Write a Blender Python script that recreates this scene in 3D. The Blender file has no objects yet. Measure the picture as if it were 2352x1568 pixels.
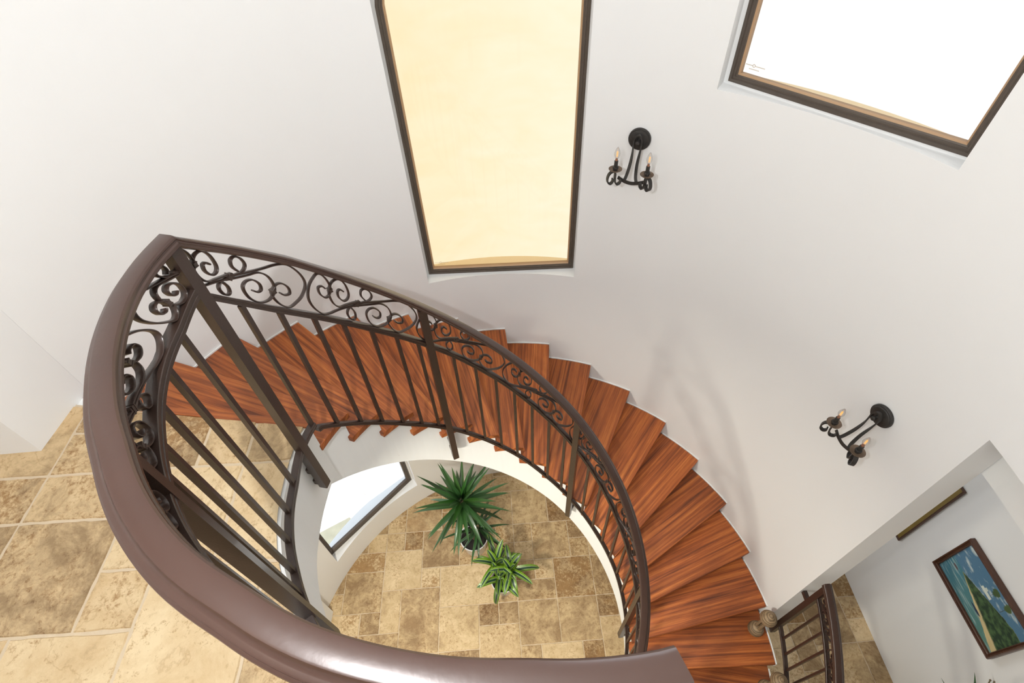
import bpy, bmesh, math, random
from math import sin, cos, pi, radians as rad, degrees, sqrt, atan2
from mathutils import Vector, Matrix

S = bpy.context.scene
COL = S.collection
RNG = random.Random(7)

# ------------------------------------------------------------------ geometry of the place
T0 = 2.85319118          # angle of the landing nosing at the wall
DT = 0.184576264         # angle of one step
OFF = -0.129265706       # the nosings are not quite radial
RO, RI = 2.029, 0.899    # outer / inner end of the treads
RISE = 0.18
RW = 2.04                # plastered inside of the round wall
RX = 2.22                # outside of it
ZF = -3.78               # lower floor
ZT = 3.4                 # top of the walls
NST = 21

def kz(th): return (T0 - th) / DT
def pol(r, th, z=0.0): return Vector((r*cos(th), r*sin(th), z))
def lerp_tab(tab, x):
    if x <= tab[0][0]: return tab[0][1]
    for (a, b), (c, d) in zip(tab, tab[1:]):
        if x <= c:
            t = (x-a)/(c-a)
            return b + (d-b)*t
    return tab[-1][1]
def smooth_tab(tab, x, w=3.0):
    return (lerp_tab(tab, x-w) + 2*lerp_tab(tab, x) + lerp_tab(tab, x+w)) / 4

# ------------------------------------------------------------------ helpers
def tag(o, label=None, cat=None, group=None, kind=None):
    if label: o['label'] = label
    if cat: o['category'] = cat
    if group: o['group'] = group
    if kind: o['kind'] = kind
    return o

def empty(name, loc=(0, 0, 0), rz=0.0):
    o = bpy.data.objects.new(name, None)
    o.empty_display_size = 0.1
    COL.objects.link(o)
    o.location = loc
    o.rotation_euler = (0, 0, rz)
    return o

def obj(name, bm, mat, parent=None, smooth=None, kind=None):
    me = bpy.data.meshes.new(name)
    bmesh.ops.recalc_face_normals(bm, faces=bm.faces) if smooth != 'raw' else None
    bm.to_mesh(me)
    bm.free()
    mats = mat if isinstance(mat, (list, tuple)) else [mat]
    for m in mats: me.materials.append(m)
    o = bpy.data.objects.new(name, me)
    COL.objects.link(o)
    if parent is not None: o.parent = parent
    if isinstance(smooth, (int, float)) and not isinstance(smooth, bool):
        me.polygons.foreach_set('use_smooth', [True]*len(me.polygons))
        try:
            me.set_sharp_from_angle(angle=rad(smooth))
        except Exception:
            pass
    if kind: o['kind'] = kind
    return o

def box(bm, x0, x1, y0, y1, z0, z1, M=None, mi=0):
    vs = [bm.verts.new((x, y, z)) for z in (z0, z1) for y in (y0, y1) for x in (x0, x1)]
    if M is not None:
        for v in vs: v.co = M @ v.co
    idx = [(0, 2, 3, 1), (4, 5, 7, 6), (0, 1, 5, 4), (2, 6, 7, 3), (0, 4, 6, 2), (1, 3, 7, 5)]
    for f in idx:
        fc = bm.faces.new([vs[i] for i in f]); fc.material_index = mi
    return vs

def prism(bm, pts, z0, z1, mi=0):
    """pts: plan outline; z0/z1 number or list."""
    n = len(pts)
    a = [bm.verts.new((p[0], p[1], z0[i] if isinstance(z0, (list, tuple)) else z0)) for i, p in enumerate(pts)]
    b = [bm.verts.new((p[0], p[1], z1[i] if isinstance(z1, (list, tuple)) else z1)) for i, p in enumerate(pts)]
    for i in range(n):
        j = (i+1) % n
        bm.faces.new((a[i], a[j], b[j], b[i])).material_index = mi
    bm.faces.new(list(reversed(a))).material_index = mi
    bm.faces.new(b).material_index = mi

def sweep(bm, rings, closed=False, caps=True):
    """rings: list of lists of Vectors (cross sections)"""
    R = [[bm.verts.new(p) for p in r] for r in rings]
    m = len(R[0])
    seq = list(zip(R, R[1:])) + ([(R[-1], R[0])] if closed else [])
    for a, b in seq:
        for i in range(m):
            j = (i+1) % m
            bm.faces.new((a[i], a[j], b[j], b[i]))
    if caps and not closed:
        bm.faces.new(list(reversed(R[0])))
        bm.faces.new(R[-1])

def tube(bm, pts, r, n=8, caps=True):
    rings = []
    up = Vector((0, 0, 1))
    for i, p in enumerate(pts):
        a = pts[max(i-1, 0)]; b = pts[min(i+1, len(pts)-1)]
        t = (b-a).normalized()
        ref = up if abs(t.dot(up)) < 0.95 else Vector((1, 0, 0))
        u = t.cross(ref).normalized(); v = u.cross(t).normalized()
        rr = r[i] if isinstance(r, (list, tuple)) else r
        rings.append([p + (u*cos(2*pi*k/n) + v*sin(2*pi*k/n))*rr for k in range(n)])
    sweep(bm, rings, caps=caps)

def lathe(bm, prof, n=24, M=None):
    """prof: [(r,z)] revolve around z"""
    rings = []
    for r, z in prof:
        if r < 1e-6:
            v = bm.verts.new((0, 0, z)); rings.append([v])
        else:
            rings.append([bm.verts.new((r*cos(2*pi*k/n), r*sin(2*pi*k/n), z)) for k in range(n)])
    for a, b in zip(rings, rings[1:]):
        if len(a) == 1 and len(b) == 1: continue
        for k in range(n):
            j = (k+1) % n
            if len(a) == 1: bm.faces.new((a[0], b[j], b[k]))
            elif len(b) == 1: bm.faces.new((a[k], a[j], b[0]))
            else: bm.faces.new((a[k], a[j], b[j], b[k]))
    if M is not None:
        for r in rings:
            for v in r: v.co = M @ v.co

def catmull(P, n=6):
    out = []
    for i in range(len(P)-1):
        p0 = P[max(i-1, 0)]; p1 = P[i]; p2 = P[i+1]; p3 = P[min(i+2, len(P)-1)]
        for k in range(n):
            t = k/n
            out.append(0.5*((2*p1) + (p2-p0)*t + (2*p0-5*p1+4*p2-p3)*t*t + (3*p1-p0-3*p2+p3)*t*t*t))
    out.append(P[-1].copy())
    return out

# ------------------------------------------------------------------ materials
def newmat(name):
    m = bpy.data.materials.new(name); m.use_nodes = True
    nt = m.node_tree
    b = nt.nodes['Principled BSDF']
    return m, nt, b

def N(nt, typ, **kw):
    n = nt.nodes.new(typ)
    for k, v in kw.items():
        if k.startswith('_'): setattr(n, k[1:], v)
        else: n.inputs[k.replace('__', ' ')].default_value = v
    return n

def plain(name, col, rough=0.5, metal=0.0, bump=None, var=0.0, coat=0.0, vscale=4.0):
    m, nt, b = newmat(name)
    b.inputs['Base Color'].default_value = (*col, 1)
    b.inputs['Roughness'].default_value = rough
    b.inputs['Metallic'].default_value = metal
    b.inputs['Coat Weight'].default_value = coat
    b.inputs['Coat Roughness'].default_value = 0.15
    tc = nt.nodes.new('ShaderNodeTexCoord')
    if var:
        no = N(nt, 'ShaderNodeTexNoise', Scale=vscale, Detail=4.0)
        nt.links.new(tc.outputs['Object'], no.inputs['Vector'])
        mx = N(nt, 'ShaderNodeMix', _data_type='RGBA')
        nt.links.new(no.outputs['Fac'], mx.inputs[0])
        mx.inputs[6].default_value = (*[c*(1-var) for c in col], 1)
        mx.inputs[7].default_value = (*[min(1, c*(1+var)) for c in col], 1)
        nt.links.new(mx.outputs[2], b.inputs['Base Color'])
    if bump:
        sc, st = bump
        no = N(nt, 'ShaderNodeTexNoise', Scale=sc, Detail=5.0)
        nt.links.new(tc.outputs['Object'], no.inputs['Vector'])
        bp = N(nt, 'ShaderNodeBump', Strength=st, Distance=0.01)
        nt.links.new(no.outputs['Fac'], bp.inputs['Height'])
        nt.links.new(bp.outputs['Normal'], b.inputs['Normal'])
    return m

M_wall = plain('plaster', (.785, .785, .78), .75, bump=(7, .12), var=.02, vscale=1.3)
M_trimw = plain('white_plaster', (.81, .82, .81), .6, var=.01)
M_iron = plain('brown_iron', (.034, .019, .014), .36, .1, bump=(260, .08), var=.12, coat=.15, vscale=30)
M_rail = plain('brown_handrail_paint', (.047, .022, .0155), .33, .05, bump=(40, .04), var=.10, coat=.28, vscale=12)
M_black = plain('blackened_iron', (.035, .031, .028), .5, .3, bump=(120, .25), var=.3, vscale=40)
M_pan = plain('bronzed_pan', (.16, .11, .075), .5, .3, var=.2, vscale=30)
M_frame = plain('dark_bronze_frame', (.10, .078, .062), .45, .2, bump=(40, .1), var=.15, vscale=20)
M_bead = plain('warm_glazing_bead', (.42, .26, .14), .5)
M_pot = plain('white_glazed_pot', (.80, .80, .82), .3, coat=.3)
M_soil = plain('dark_soil', (.012, .009, .007), .9, bump=(60, .6))
M_stem = plain('bark_stem', (.16, .12, .07), .8, bump=(50, .5), var=.3, vscale=20)
M_turned = plain('weathered_turned_wood', (.30, .235, .16), .6, bump=(70, .2), var=.3, vscale=30)
def _bands():
    nt = M_turned.node_tree; b = nt.nodes['Principled BSDF']; src = b.inputs['Base Color'].links[0].from_socket
    tc = nt.nodes.new('ShaderNodeTexCoord'); wv = nt.nodes.new('ShaderNodeTexWave'); wv.bands_direction = 'Z'
    wv.inputs['Scale'].default_value = 24; wv.inputs['Distortion'].default_value = 2.5; wv.inputs['Detail'].default_value = 3
    nt.links.new(tc.outputs['Object'], wv.inputs['Vector'])
    mx = nt.nodes.new('ShaderNodeMix'); mx.data_type = 'RGBA'; mx.blend_type = 'MULTIPLY'; mx.inputs[0].default_value = .85
    rp = nt.nodes.new('ShaderNodeValToRGB'); rp.color_ramp.elements[0].color = (.35, .26, .17, 1); rp.color_ramp.elements[1].color = (1.1, .95, .75, 1)
    nt.links.new(wv.outputs['Fac'], rp.inputs[0]); nt.links.new(src, mx.inputs[6]); nt.links.new(rp.outputs[0], mx.inputs[7])
    nt.links.new(mx.outputs[2], b.inputs['Base Color'])
_bands()
M_pframe = plain('dark_picture_frame_wood', (.075, .028, .014), .38, bump=(60, .3), var=.45, vscale=18, coat=.2)
M_goldp = plain('ochre_panel', (.20, .13, .02), .6, var=.4, vscale=9)
M_steel = plain('bolt_steel', (.5, .5, .52), .3, .9)
M_white_out = plain('white_terrace', (.85, .85, .83), .8)
M_olive_out = plain('olive_ground', (.26, .26, .20), .9, var=.25, vscale=8)
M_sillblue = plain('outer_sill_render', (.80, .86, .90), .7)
M_sill_lit = plain('outer_sill_orange_lit', (.95, .76, .48), .7)  # warm light behind the glass is painted into this sill colour

def mat_glass(name, tint=(1, 1, 1)):
    m, nt, b = newmat(name)
    out = nt.nodes['Material Output']
    tr = N(nt, 'ShaderNodeBsdfTransparent', Color=(*tint, 1))
    gl = N(nt, 'ShaderNodeBsdfGlossy', Roughness=0.02, Color=(.45, .45, .45, 1))
    fr = N(nt, 'ShaderNodeFresnel', IOR=1.35)
    mx = nt.nodes.new('ShaderNodeMixShader')
    nt.links.new(fr.outputs[0], mx.inputs[0])
    nt.links.new(tr.outputs[0], mx.inputs[1]); nt.links.new(gl.outputs[0], mx.inputs[2])
    nt.links.new(mx.outputs[0], out.inputs['Surface'])
    return m
M_glass = mat_glass('clear_glass')

def mat_emit_shade(name, c0, c1, strength, wr=0.5):
    """a sheet of cloth behind the glass that the sun shines through"""
    m, nt, b = newmat(name)
    out = nt.nodes['Material Output']
    tc = nt.nodes.new('ShaderNodeTexCoord')
    mp = N(nt, 'ShaderNodeMapping'); mp.inputs['Scale'].default_value = (2.2, 2.2, 5.0)
    nt.links.new(tc.outputs['Object'], mp.inputs['Vector'])
    no = N(nt, 'ShaderNodeTexNoise', Scale=1.3, Detail=5.0, Roughness=0.55, Distortion=0.4)
    nt.links.new(mp.outputs[0], no.inputs['Vector'])
    sx = nt.nodes.new('ShaderNodeSeparateXYZ'); nt.links.new(tc.outputs['Object'], sx.inputs[0])
    ma = N(nt, 'ShaderNodeMath', _operation='MULTIPLY_ADD'); ma.inputs[1].default_value = wr; ma.inputs[2].default_value = 0.42
    nt.links.new(sx.outputs['X'], ma.inputs[0])
    ad = N(nt, 'ShaderNodeMath', _operation='MULTIPLY_ADD'); ad.inputs[1].default_value = 0.9; ad.inputs[2].default_value = -0.42
    nt.links.new(no.outputs['Fac'], ad.inputs[0])
    sm = N(nt, 'ShaderNodeMath', _operation='ADD'); sm.use_clamp = True
    nt.links.new(ma.outputs[0], sm.inputs[0]); nt.links.new(ad.outputs[0], sm.inputs[1])
    mx = N(nt, 'ShaderNodeMix', _data_type='RGBA')
    mx.inputs[6].default_value = (*c0, 1); mx.inputs[7].default_value = (*c1, 1)
    nt.links.new(sm.outputs[0], mx.inputs[0])
    em = N(nt, 'ShaderNodeEmission', Strength=strength)
    nt.links.new(mx.outputs[2], em.inputs['Color'])
    nt.links.new(em.outputs[0], out.inputs['Surface'])
    return m
M_shade_cream = mat_emit_shade('sunlit_cream_shade', (1.0, .80, .50), (1.0, .92, .72), 1.05)
M_shade_white = mat_emit_shade('sunlit_white_shade', (1.0, .985, .96), (1.0, 1.0, .98), 1.03, .1)

def mat_wood():
    m, nt, b = newmat('sapele_wood')
    uv = N(nt, 'ShaderNodeUVMap')
    oi = nt.nodes.new('ShaderNodeObjectInfo')
    cb = nt.nodes.new('ShaderNodeCombineXYZ')
    m1 = N(nt, 'ShaderNodeMath', _operation='MULTIPLY'); m1.inputs[1].default_value = 37.0
    nt.links.new(oi.outputs['Random'], m1.inputs[0])
    nt.links.new(m1.outputs[0], cb.inputs['X']); nt.links.new(m1.outputs[0], cb.inputs['Y'])
    va = N(nt, 'ShaderNodeVectorMath', _operation='ADD')
    nt.links.new(uv.outputs[0], va.inputs[0]); nt.links.new(cb.outputs[0], va.inputs[1])
    # long ribbons along the board
    mp = N(nt, 'ShaderNodeMapping'); mp.inputs['Scale'].default_value = (.55, 24.0, 1.0)
    nt.links.new(va.outputs[0], mp.inputs['Vector'])
    n1 = N(nt, 'ShaderNodeTexNoise', Scale=1.7, Detail=5.0, Roughness=0.6, Distortion=0.25)
    nt.links.new(mp.outputs[0], n1.inputs['Vector'])
    mp2 = N(nt, 'ShaderNodeMapping'); mp2.inputs['Scale'].default_value = (7.0, 170.0, 1.0)
    nt.links.new(va.outputs[0], mp2.inputs['Vector'])
    n2 = N(nt, 'ShaderNodeTexNoise', Scale=1.6, Detail=3.0, Roughness=0.7)
    nt.links.new(mp2.outputs[0], n2.inputs['Vector'])
    r1 = nt.nodes.new('ShaderNodeValToRGB')
    e = r1.color_ramp.elements
    e[0].position = .30; e[0].color = (.092, .020, .005, 1)
    e[1].position = .72; e[1].color = (.560, .180, .038, 1)
    x = r1.color_ramp.elements.new(.5); x.color = (.335, .085, .017, 1)
    nt.links.new(n1.outputs['Fac'], r1.inputs[0])
    r2 = nt.nodes.new('ShaderNodeValToRGB')
    r2.color_ramp.elements[0].position = .3; r2.color_ramp.elements[0].color = (.78, .76, .74, 1)
    r2.color_ramp.elements[1].position = .7; r2.color_ramp.elements[1].color = (1.15, 1.15, 1.15, 1)
    nt.links.new(n2.outputs['Fac'], r2.inputs[0])
    mx = N(nt, 'ShaderNodeMix', _data_type='RGBA', _blend_type='MULTIPLY'); mx.inputs[0].default_value = 1.0
    nt.links.new(r1.outputs[0], mx.inputs[6]); nt.links.new(r2.outputs[0], mx.inputs[7])
    # board to board difference
    hv = N(nt, 'ShaderNodeHueSaturation')
    mr = N(nt, 'ShaderNodeMapRange'); mr.inputs['To Min'].default_value = .88; mr.inputs['To Max'].default_value = 1.18
    nt.links.new(oi.outputs['Random'], mr.inputs['Value'])
    nt.links.new(mr.outputs[0], hv.inputs['Value']); nt.links.new(mx.outputs[2], hv.inputs['Color'])
    nt.links.new(hv.outputs[0], b.inputs['Base Color'])
    b.inputs['Roughness'].default_value = .55
    b.inputs['Coat Weight'].default_value = .03
    bp = N(nt, 'ShaderNodeBump', Strength=.06, Distance=.004)
    nt.links.new(n2.outputs['Fac'], bp.inputs['Height']); nt.links.new(bp.outputs['Normal'], b.inputs['Normal'])
    return m
M_wood = mat_wood()

def mat_travertine(name, dark, mid, light, rust):
    m, nt, b = newmat(name)
    tc = nt.nodes.new('ShaderNodeTexCoord')
    at = N(nt, 'ShaderNodeAttribute'); at.attribute_name = 'tile'   # per stone: R shade, G rust, B pit amount
    sp = nt.nodes.new('ShaderNodeSeparateColor'); nt.links.new(at.outputs['Color'], sp.inputs[0])
    # each stone gets its own piece of the pattern
    sc = N(nt, 'ShaderNodeVectorMath', _operation='SCALE'); sc.inputs['Scale'].default_value = 31.0
    nt.links.new(at.outputs['Color'], sc.inputs[0])
    va = N(nt, 'ShaderNodeVectorMath', _operation='ADD')
    nt.links.new(tc.outputs['Object'], va.inputs[0]); nt.links.new(sc.outputs[0], va.inputs[1])
    n1 = N(nt, 'ShaderNodeTexNoise', Scale=5.0, Detail=12.0, Roughness=.76, Distortion=.3)
    nt.links.new(va.outputs[0], n1.inputs['Vector'])
    r1 = nt.nodes.new('ShaderNodeValToRGB')
    e = r1.color_ramp.elements
    e[0].position = .30; e[0].color = (*dark, 1)
    e[1].position = .70; e[1].color = (*light, 1)
    x = e.new(.48); x.color = (*mid, 1)
    # shade of the stone shifts the ramp
    ms = N(nt, 'ShaderNodeMath', _operation='MULTIPLY_ADD'); ms.inputs[1].default_value = .30; ms.inputs[2].default_value = -.13
    nt.links.new(sp.outputs[0], ms.inputs[0])
    ad = N(nt, 'ShaderNodeMath', _operation='ADD')
    nt.links.new(n1.outputs['Fac'], ad.inputs[0]); nt.links.new(ms.outputs[0], ad.inputs[1])
    nt.links.new(ad.outputs[0], r1.inputs[0])
    # rusty clouds
    n3 = N(nt, 'ShaderNodeTexNoise', Scale=3.0, Detail=7.0, Roughness=.6, Distortion=.3)
    nt.links.new(va.outputs[0], n3.inputs['Vector'])
    r3 = nt.nodes.new('ShaderNodeValToRGB')
    r3.color_ramp.elements[0].position = .48; r3.color_ramp.elements[1].position = .70
    nt.links.new(n3.outputs['Fac'], r3.inputs[0])
    mu = N(nt, 'ShaderNodeMath', _operation='MULTIPLY')
    nt.links.new(r3.outputs[0], mu.inputs[0]); nt.links.new(sp.outputs[1], mu.inputs[1])
    mx = N(nt, 'ShaderNodeMix', _data_type='RGBA')
    nt.links.new(mu.outputs[0], mx.inputs[0]); nt.links.new(r1.outputs[0], mx.inputs[6]); mx.inputs[7].default_value = (*rust, 1)
    # pits and fine grain
    n4 = N(nt, 'ShaderNodeTexNoise', Scale=42.0, Detail=6.0, Roughness=.8, Distortion=.3)
    nt.links.new(va.outputs[0], n4.inputs['Vector'])
    n5 = N(nt, 'ShaderNodeTexNoise', Scale=5.0, Detail=2.0)
    nt.links.new(va.outputs[0], n5.inputs['Vector'])
    p1 = N(nt, 'ShaderNodeMath', _operation='MULTIPLY_ADD'); p1.inputs[1].default_value = .35; p1.inputs[2].default_value = .34
    nt.links.new(sp.outputs[2], p1.inputs[0])
    p2 = N(nt, 'ShaderNodeMath', _operation='MULTIPLY')
    nt.links.new(n5.outputs['Fac'], p2.inputs[0]); nt.links.new(p1.outputs[0], p2.inputs[1])
    p3 = N(nt, 'ShaderNodeMath', _operation='MULTIPLY_ADD'); p3.inputs[1].default_value = 1.0; p3.inputs[2].default_value = .225
    nt.links.new(p2.outputs[0], p3.inputs[0])
    ls = N(nt, 'ShaderNodeMath', _operation='SUBTRACT')
    nt.links.new(p3.outputs[0], ls.inputs[0]); nt.links.new(n4.outputs['Fac'], ls.inputs[1])
    mr = N(nt, 'ShaderNodeMapRange'); mr.inputs['From Min'].default_value = -.06; mr.inputs['From Max'].default_value = .10
    nt.links.new(ls.outputs[0], mr.inputs['Value'])
    m2 = N(nt, 'ShaderNodeMix', _data_type='RGBA', _blend_type='MULTIPLY')
    nt.links.new(mr.outputs[0], m2.inputs[0]); nt.links.new(mx.outputs[2], m2.inputs[6]); m2.inputs[7].default_value = (.52, .40, .27, 1)
    # thin wavy veins
    n6 = N(nt, 'ShaderNodeTexNoise', Scale=2.2, Detail=8.0, Roughness=.6, Distortion=.5)
    nt.links.new(va.outputs[0], n6.inputs['Vector'])
    v1 = N(nt, 'ShaderNodeMath', _operation='SUBTRACT'); v1.inputs[1].default_value = .5
    nt.links.new(n6.outputs['Fac'], v1.inputs[0])
    v2 = N(nt, 'ShaderNodeMath', _operation='ABSOLUTE'); nt.links.new(v1.outputs[0], v2.inputs[0])
    v3 = N(nt, 'ShaderNodeMapRange'); v3.inputs['From Min'].default_value = 0.0; v3.inputs['From Max'].default_value = .012
    v3.inputs['To Min'].default_value = .32; v3.inputs['To Max'].default_value = 0.0
    nt.links.new(v2.outputs[0], v3.inputs['Value'])
    m3 = N(nt, 'ShaderNodeMix', _data_type='RGBA', _blend_type='MULTIPLY')
    nt.links.new(v3.outputs[0], m3.inputs[0]); nt.links.new(m2.outputs[2], m3.inputs[6]); m3.inputs[7].default_value = (.50, .38, .24, 1)
    nt.links.new(m3.outputs[2], b.inputs['Base Color'])
    b.inputs['Roughness'].default_value = .62
    bp = N(nt, 'ShaderNodeBump', Strength=.45, Distance=.006)
    nt.links.new(n4.outputs['Fac'], bp.inputs['Height'])
    bp2 = N(nt, 'ShaderNodeBump', Strength=.35, Distance=.02)
    nt.links.new(n1.outputs['Fac'], bp2.inputs['Height']); nt.links.new(bp.outputs['Normal'], bp2.inputs['Normal'])
    nt.links.new(bp2.outputs['Normal'], b.inputs['Normal'])
    return m
M_trav = mat_travertine('travertine', (.27, .170, .080), (.54, .395, .215), (.72, .565, .35), (.46, .27, .12))
M_trav_up = mat_travertine('travertine_warm', (.30, .20, .10), (.60, .435, .24), (.73, .575, .355), (.60, .37, .16))
M_grout = plain('lime_grout', (.60, .49, .35), .9, bump=(80, .3), var=.1, vscale=20)

def mat_leaf(name, base, edge=None, mid=None):
    m, nt, b = newmat(name)
    uv = nt.nodes.new('ShaderNodeUVMap')
    sx = nt.nodes.new('ShaderNodeSeparateXYZ'); nt.links.new(uv.outputs[0], sx.inputs[0])
    a = N(nt, 'ShaderNodeMath', _operation='SUBTRACT'); a.inputs[1].default_value = .5
    nt.links.new(sx.outputs['Y'], a.inputs[0])
    c = N(nt, 'ShaderNodeMath', _operation='ABSOLUTE'); nt.links.new(a.outputs[0], c.inputs[0])
    rp = nt.nodes.new('ShaderNodeValToRGB')
    e = rp.color_ramp.elements
    if edge:
        rp.color_ramp.interpolation = 'LINEAR'
        e[0].position = 0; e[0].color = (*base, 1)
        e[1].position = .5; e[1].color = (*edge, 1)
        for pos, cc in ((.16, base), (.19, mid), (.205, mid), (.24, edge)):
            x = e.new(pos); x.color = (*cc, 1)
    else:
        e[0].position = 0; e[0].color = (*[min(1, q*1.5) for q in base], 1)
        e[1].position = .5; e[1].color = (*base, 1)
        x = e.new(.12); x.color = (*base, 1)
    nt.links.new(c.outputs[0], rp.inputs[0])
    at = N(nt, 'ShaderNodeAttribute'); at.attribute_name = 'tint'
    mx = N(nt, 'ShaderNodeMix', _data_type='RGBA', _blend_type='MULTIPLY'); mx.inputs[0].default_value = 1.0
    nt.links.new(rp.outputs[0], mx.inputs[6]); nt.links.new(at.outputs['Color'], mx.inputs[7])
    nt.links.new(mx.outputs[2], b.inputs['Base Color'])
    b.inputs['Roughness'].default_value = .38
    b.inputs['Subsurface Weight'].default_value = 0.0
    b.inputs['Coat Weight'].default_value = .1
    return m
M_yucca = mat_leaf('yucca_leaf', (.030, .088, .024))
M_drac = mat_leaf('striped_leaf', (.020, .065, .030), (.135, .27, .014), (.50, .55, .32))

# ------------------------------------------------------------------ tiled floors
def fill_tiles(fixed, a0, a1, b0, b1, rng):
    occ = set(); tiles = []
    for t in fixed:
        cells = [(a, b) for a in range(t[0], t[2]) for b in range(t[1], t[3])]
        if any(c in occ for c in cells): continue
        occ.update(cells); tiles.append(t)
    sizes = [(2, 3), (3, 2), (2, 2), (2, 2), (1, 2), (2, 1), (1, 1), (1, 1)]
    for b in range(b0, b1):
        for a in range(a0, a1):
            if (a, b) in occ: continue
            ss = sizes[:]; rng.shuffle(ss); ss += [(1, 1)]
            for w, h in ss:
                cells = [(i, j) for i in range(a, a+w) for j in range(b, b+h)]
                if a+w <= a1 and b+h <= b1 and not any(c in occ for c in cells):
                    occ.update(cells); tiles.append((a, b, a+w, b+h)); break
    return tiles

def tiled_floor(name, tiles, origin, ang, unit, z, mat, keep, seed, gap=.0034, tints={}, cut=None):
    """one mesh: chamfered stones with rough edges over a grout bed"""
    rng = random.Random(seed)
    bm = bmesh.new()
    lay = bm.loops.layers.color.new('tile')
    e1 = Vector((cos(ang), sin(ang), 0)); e2 = Vector((-sin(ang), cos(ang), 0)); O = Vector((origin[0], origin[1], z))
    for t in tiles:
        cx = O + e1*((t[0]+t[2])/2*unit) + e2*((t[1]+t[3])/2*unit)
        if not keep(cx.x, cx.y): continue
        hw = (t[2]-t[0])*unit/2 - gap; hh = (t[3]-t[1])*unit/2 - gap
        pts = []
        def edge(x0, y0, x1, y1, n):
            for i in range(n):
                s = i/n
                jx = rng.uniform(-.0022, .0022); jy = rng.uniform(-.0022, .0022)
                pts.append((x0+(x1-x0)*s+jx, y0+(y1-y0)*s+jy))
        na = max(3, int(hw*2/.03)); nb = max(3, int(hh*2/.03))
        edge(-hw, -hh, hw, -hh, na); edge(hw, -hh, hw, hh, nb); edge(hw, hh, -hw, hh, na); edge(-hw, hh, -hw, -hh, nb)
        col = tints.get(tuple(t)) or (rng.random(), max(0, rng.random()*1.5-.7), rng.random())
        def lim(p):
            return cut(p) if cut else p
        lo = [bm.verts.new(lim(cx + e1*x + e2*y + Vector((0, 0, -.006)))) for x, y in pts]
        k = .004
        hi = [bm.verts.new(lim(cx + e1*(x*(1-k/hw)) + e2*(y*(1-k/hh)))) for x, y in pts]
        fs = [bm.faces.new((lo[i], lo[(i+1) % len(lo)], hi[(i+1) % len(lo)], hi[i])) for i in range(len(lo))]
        fs.append(bm.faces.new(hi))
        for f in fs:
            for l in f.loops: l[lay] = (*col, 1)
    return bm

# lower floor
fixedL = [(-6, -2, -4, 1), (-4, -2, -2, 0), (-4, 0, -1, 2), (-2, -1, -1, 0), (-1, -1, 0, 0), (-2, -3, 0, -1), (0, -2, 2, 0),
          (2, -2, 4, 0), (4, -1, 5, 0), (4, -3, 6, -1), (0, 0, 2, 1), (1, 1, 2, 2), (2, 0, 4, 2), (1, 2, 3, 4), (0, 3, 1, 4),
          (3, 3, 4, 4), (3, 2, 4, 3), (0, 4, 2, 6), (2, 4, 4, 6), (-7, 1, -5, 3), (-5, 1, -4, 2), (-5, 2, -3, 4), (-7, 3, -6, 4),
          (-6, 3, -5, 4), (-6, 4, -4, 6), (-7, 4, -6, 5), (-8, 3, -7, 4), (-9, 2, -7, 3), (-9, 0, -7, 2), (-8, -1, -7, 0),
          (-7, -1, -6, 1), (-10, -1, -8, 0), (-8, -3, -6, -1), (-2, 4, 0, 6), (-1, 2, 0, 3), (0, 1, 1, 2), (-1, 0, 0, 2),
          (-1, 6, 1, 7), (0, -4, 1, -2), (1, -3, 3, -2), (3, -3, 4, -2), (-6, -4, -4, -2), (-4, -3, -2, -2)]
tl = fill_tiles(fixedL, -13, 18, -16, 11, random.Random(5))
tintL = {(-6, -2, -4, 1): (.35, .45, .1), (-4, 0, -1, 2): (.85, .05, .3), (-1, -1, 0, 0): (.22, .05, .2), (-7, 1, -5, 3): (.82, .05, .2),
         (-6, 3, -5, 4): (.55, .2, 1.0), (-2, 4, 0, 6): (.5, .3, .3), (2, 0, 4, 2): (.6, .25, .95), (2, 4, 4, 6): (.15, .1, .9), (0, 4, 2, 6): (.55, .1, .1),
         (2, -2, 4, 0): (.45, .75, .1), (0, -2, 2, 0): (.5, .1, .3), (4, -1, 5, 0): (.15, .1, .8), (4, -3, 6, -1): (.6, .4, .1),
         (-2, -3, 0, -1): (.7, .3, .4), (-4, -2, -2, 0): (.75, .2, .2), (-6, 4, -4, 6): (.5, .8, .2), (-9, 0, -7, 2): (.5, .3, .5),
         (1, 2, 3, 4): (.5, .1, .5), (3, 3, 4, 4): (.25, .1, .7), (3, 2, 4, 3): (.5, 0, .6), (-2, -1, -1, 0): (.3, .1, .9)}
def wall_limit(p):
    """stones end under the plaster of the round wall and of the hall walls"""
    r = sqrt(p.x*p.x+p.y*p.y)
    if r > 2.12 and (p.y > .1 or p.x < 0) and not (p.x > 2.0 and p.y < 1.0 and False):
        if p.x < 1.9 or (p.y > .1 and p.x < 2.12 and r < 2.2):
            f = 2.12/r; p = Vector((p.x*f, p.y*f, p.z))
    if p.x > 3.42: p = Vector((3.42, p.y, p.z))
    return p
bm = tiled_floor('floor', tl, (0, .59), rad(1.7), .2, ZF, M_trav,
                 lambda x, y: (-2.6 < x < 3.55 and -3.3 < y < 2.4) and (x*x+y*y < 2.3**2 or y < 0 or (x > 2.0 and y < 1.7)), 11, tints=tintL, cut=wall_limit)
fl = obj('floor', bm, M_trav, None, 'raw', kind='structure')
bm = bmesh.new(); prism(bm, [(-2.3, -3.6), (3.6, -3.6), (3.6, 1.75), (1.45, 1.6)] + [(2.14*cos(rad(a)), 2.14*sin(rad(a))) for a in range(52, 180, 4)] + [(-2.3, -.1)], ZF-.20, ZF-.0055)
obj('floor_grout', bm, M_grout, fl)
fl.name = 'floor'

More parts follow.
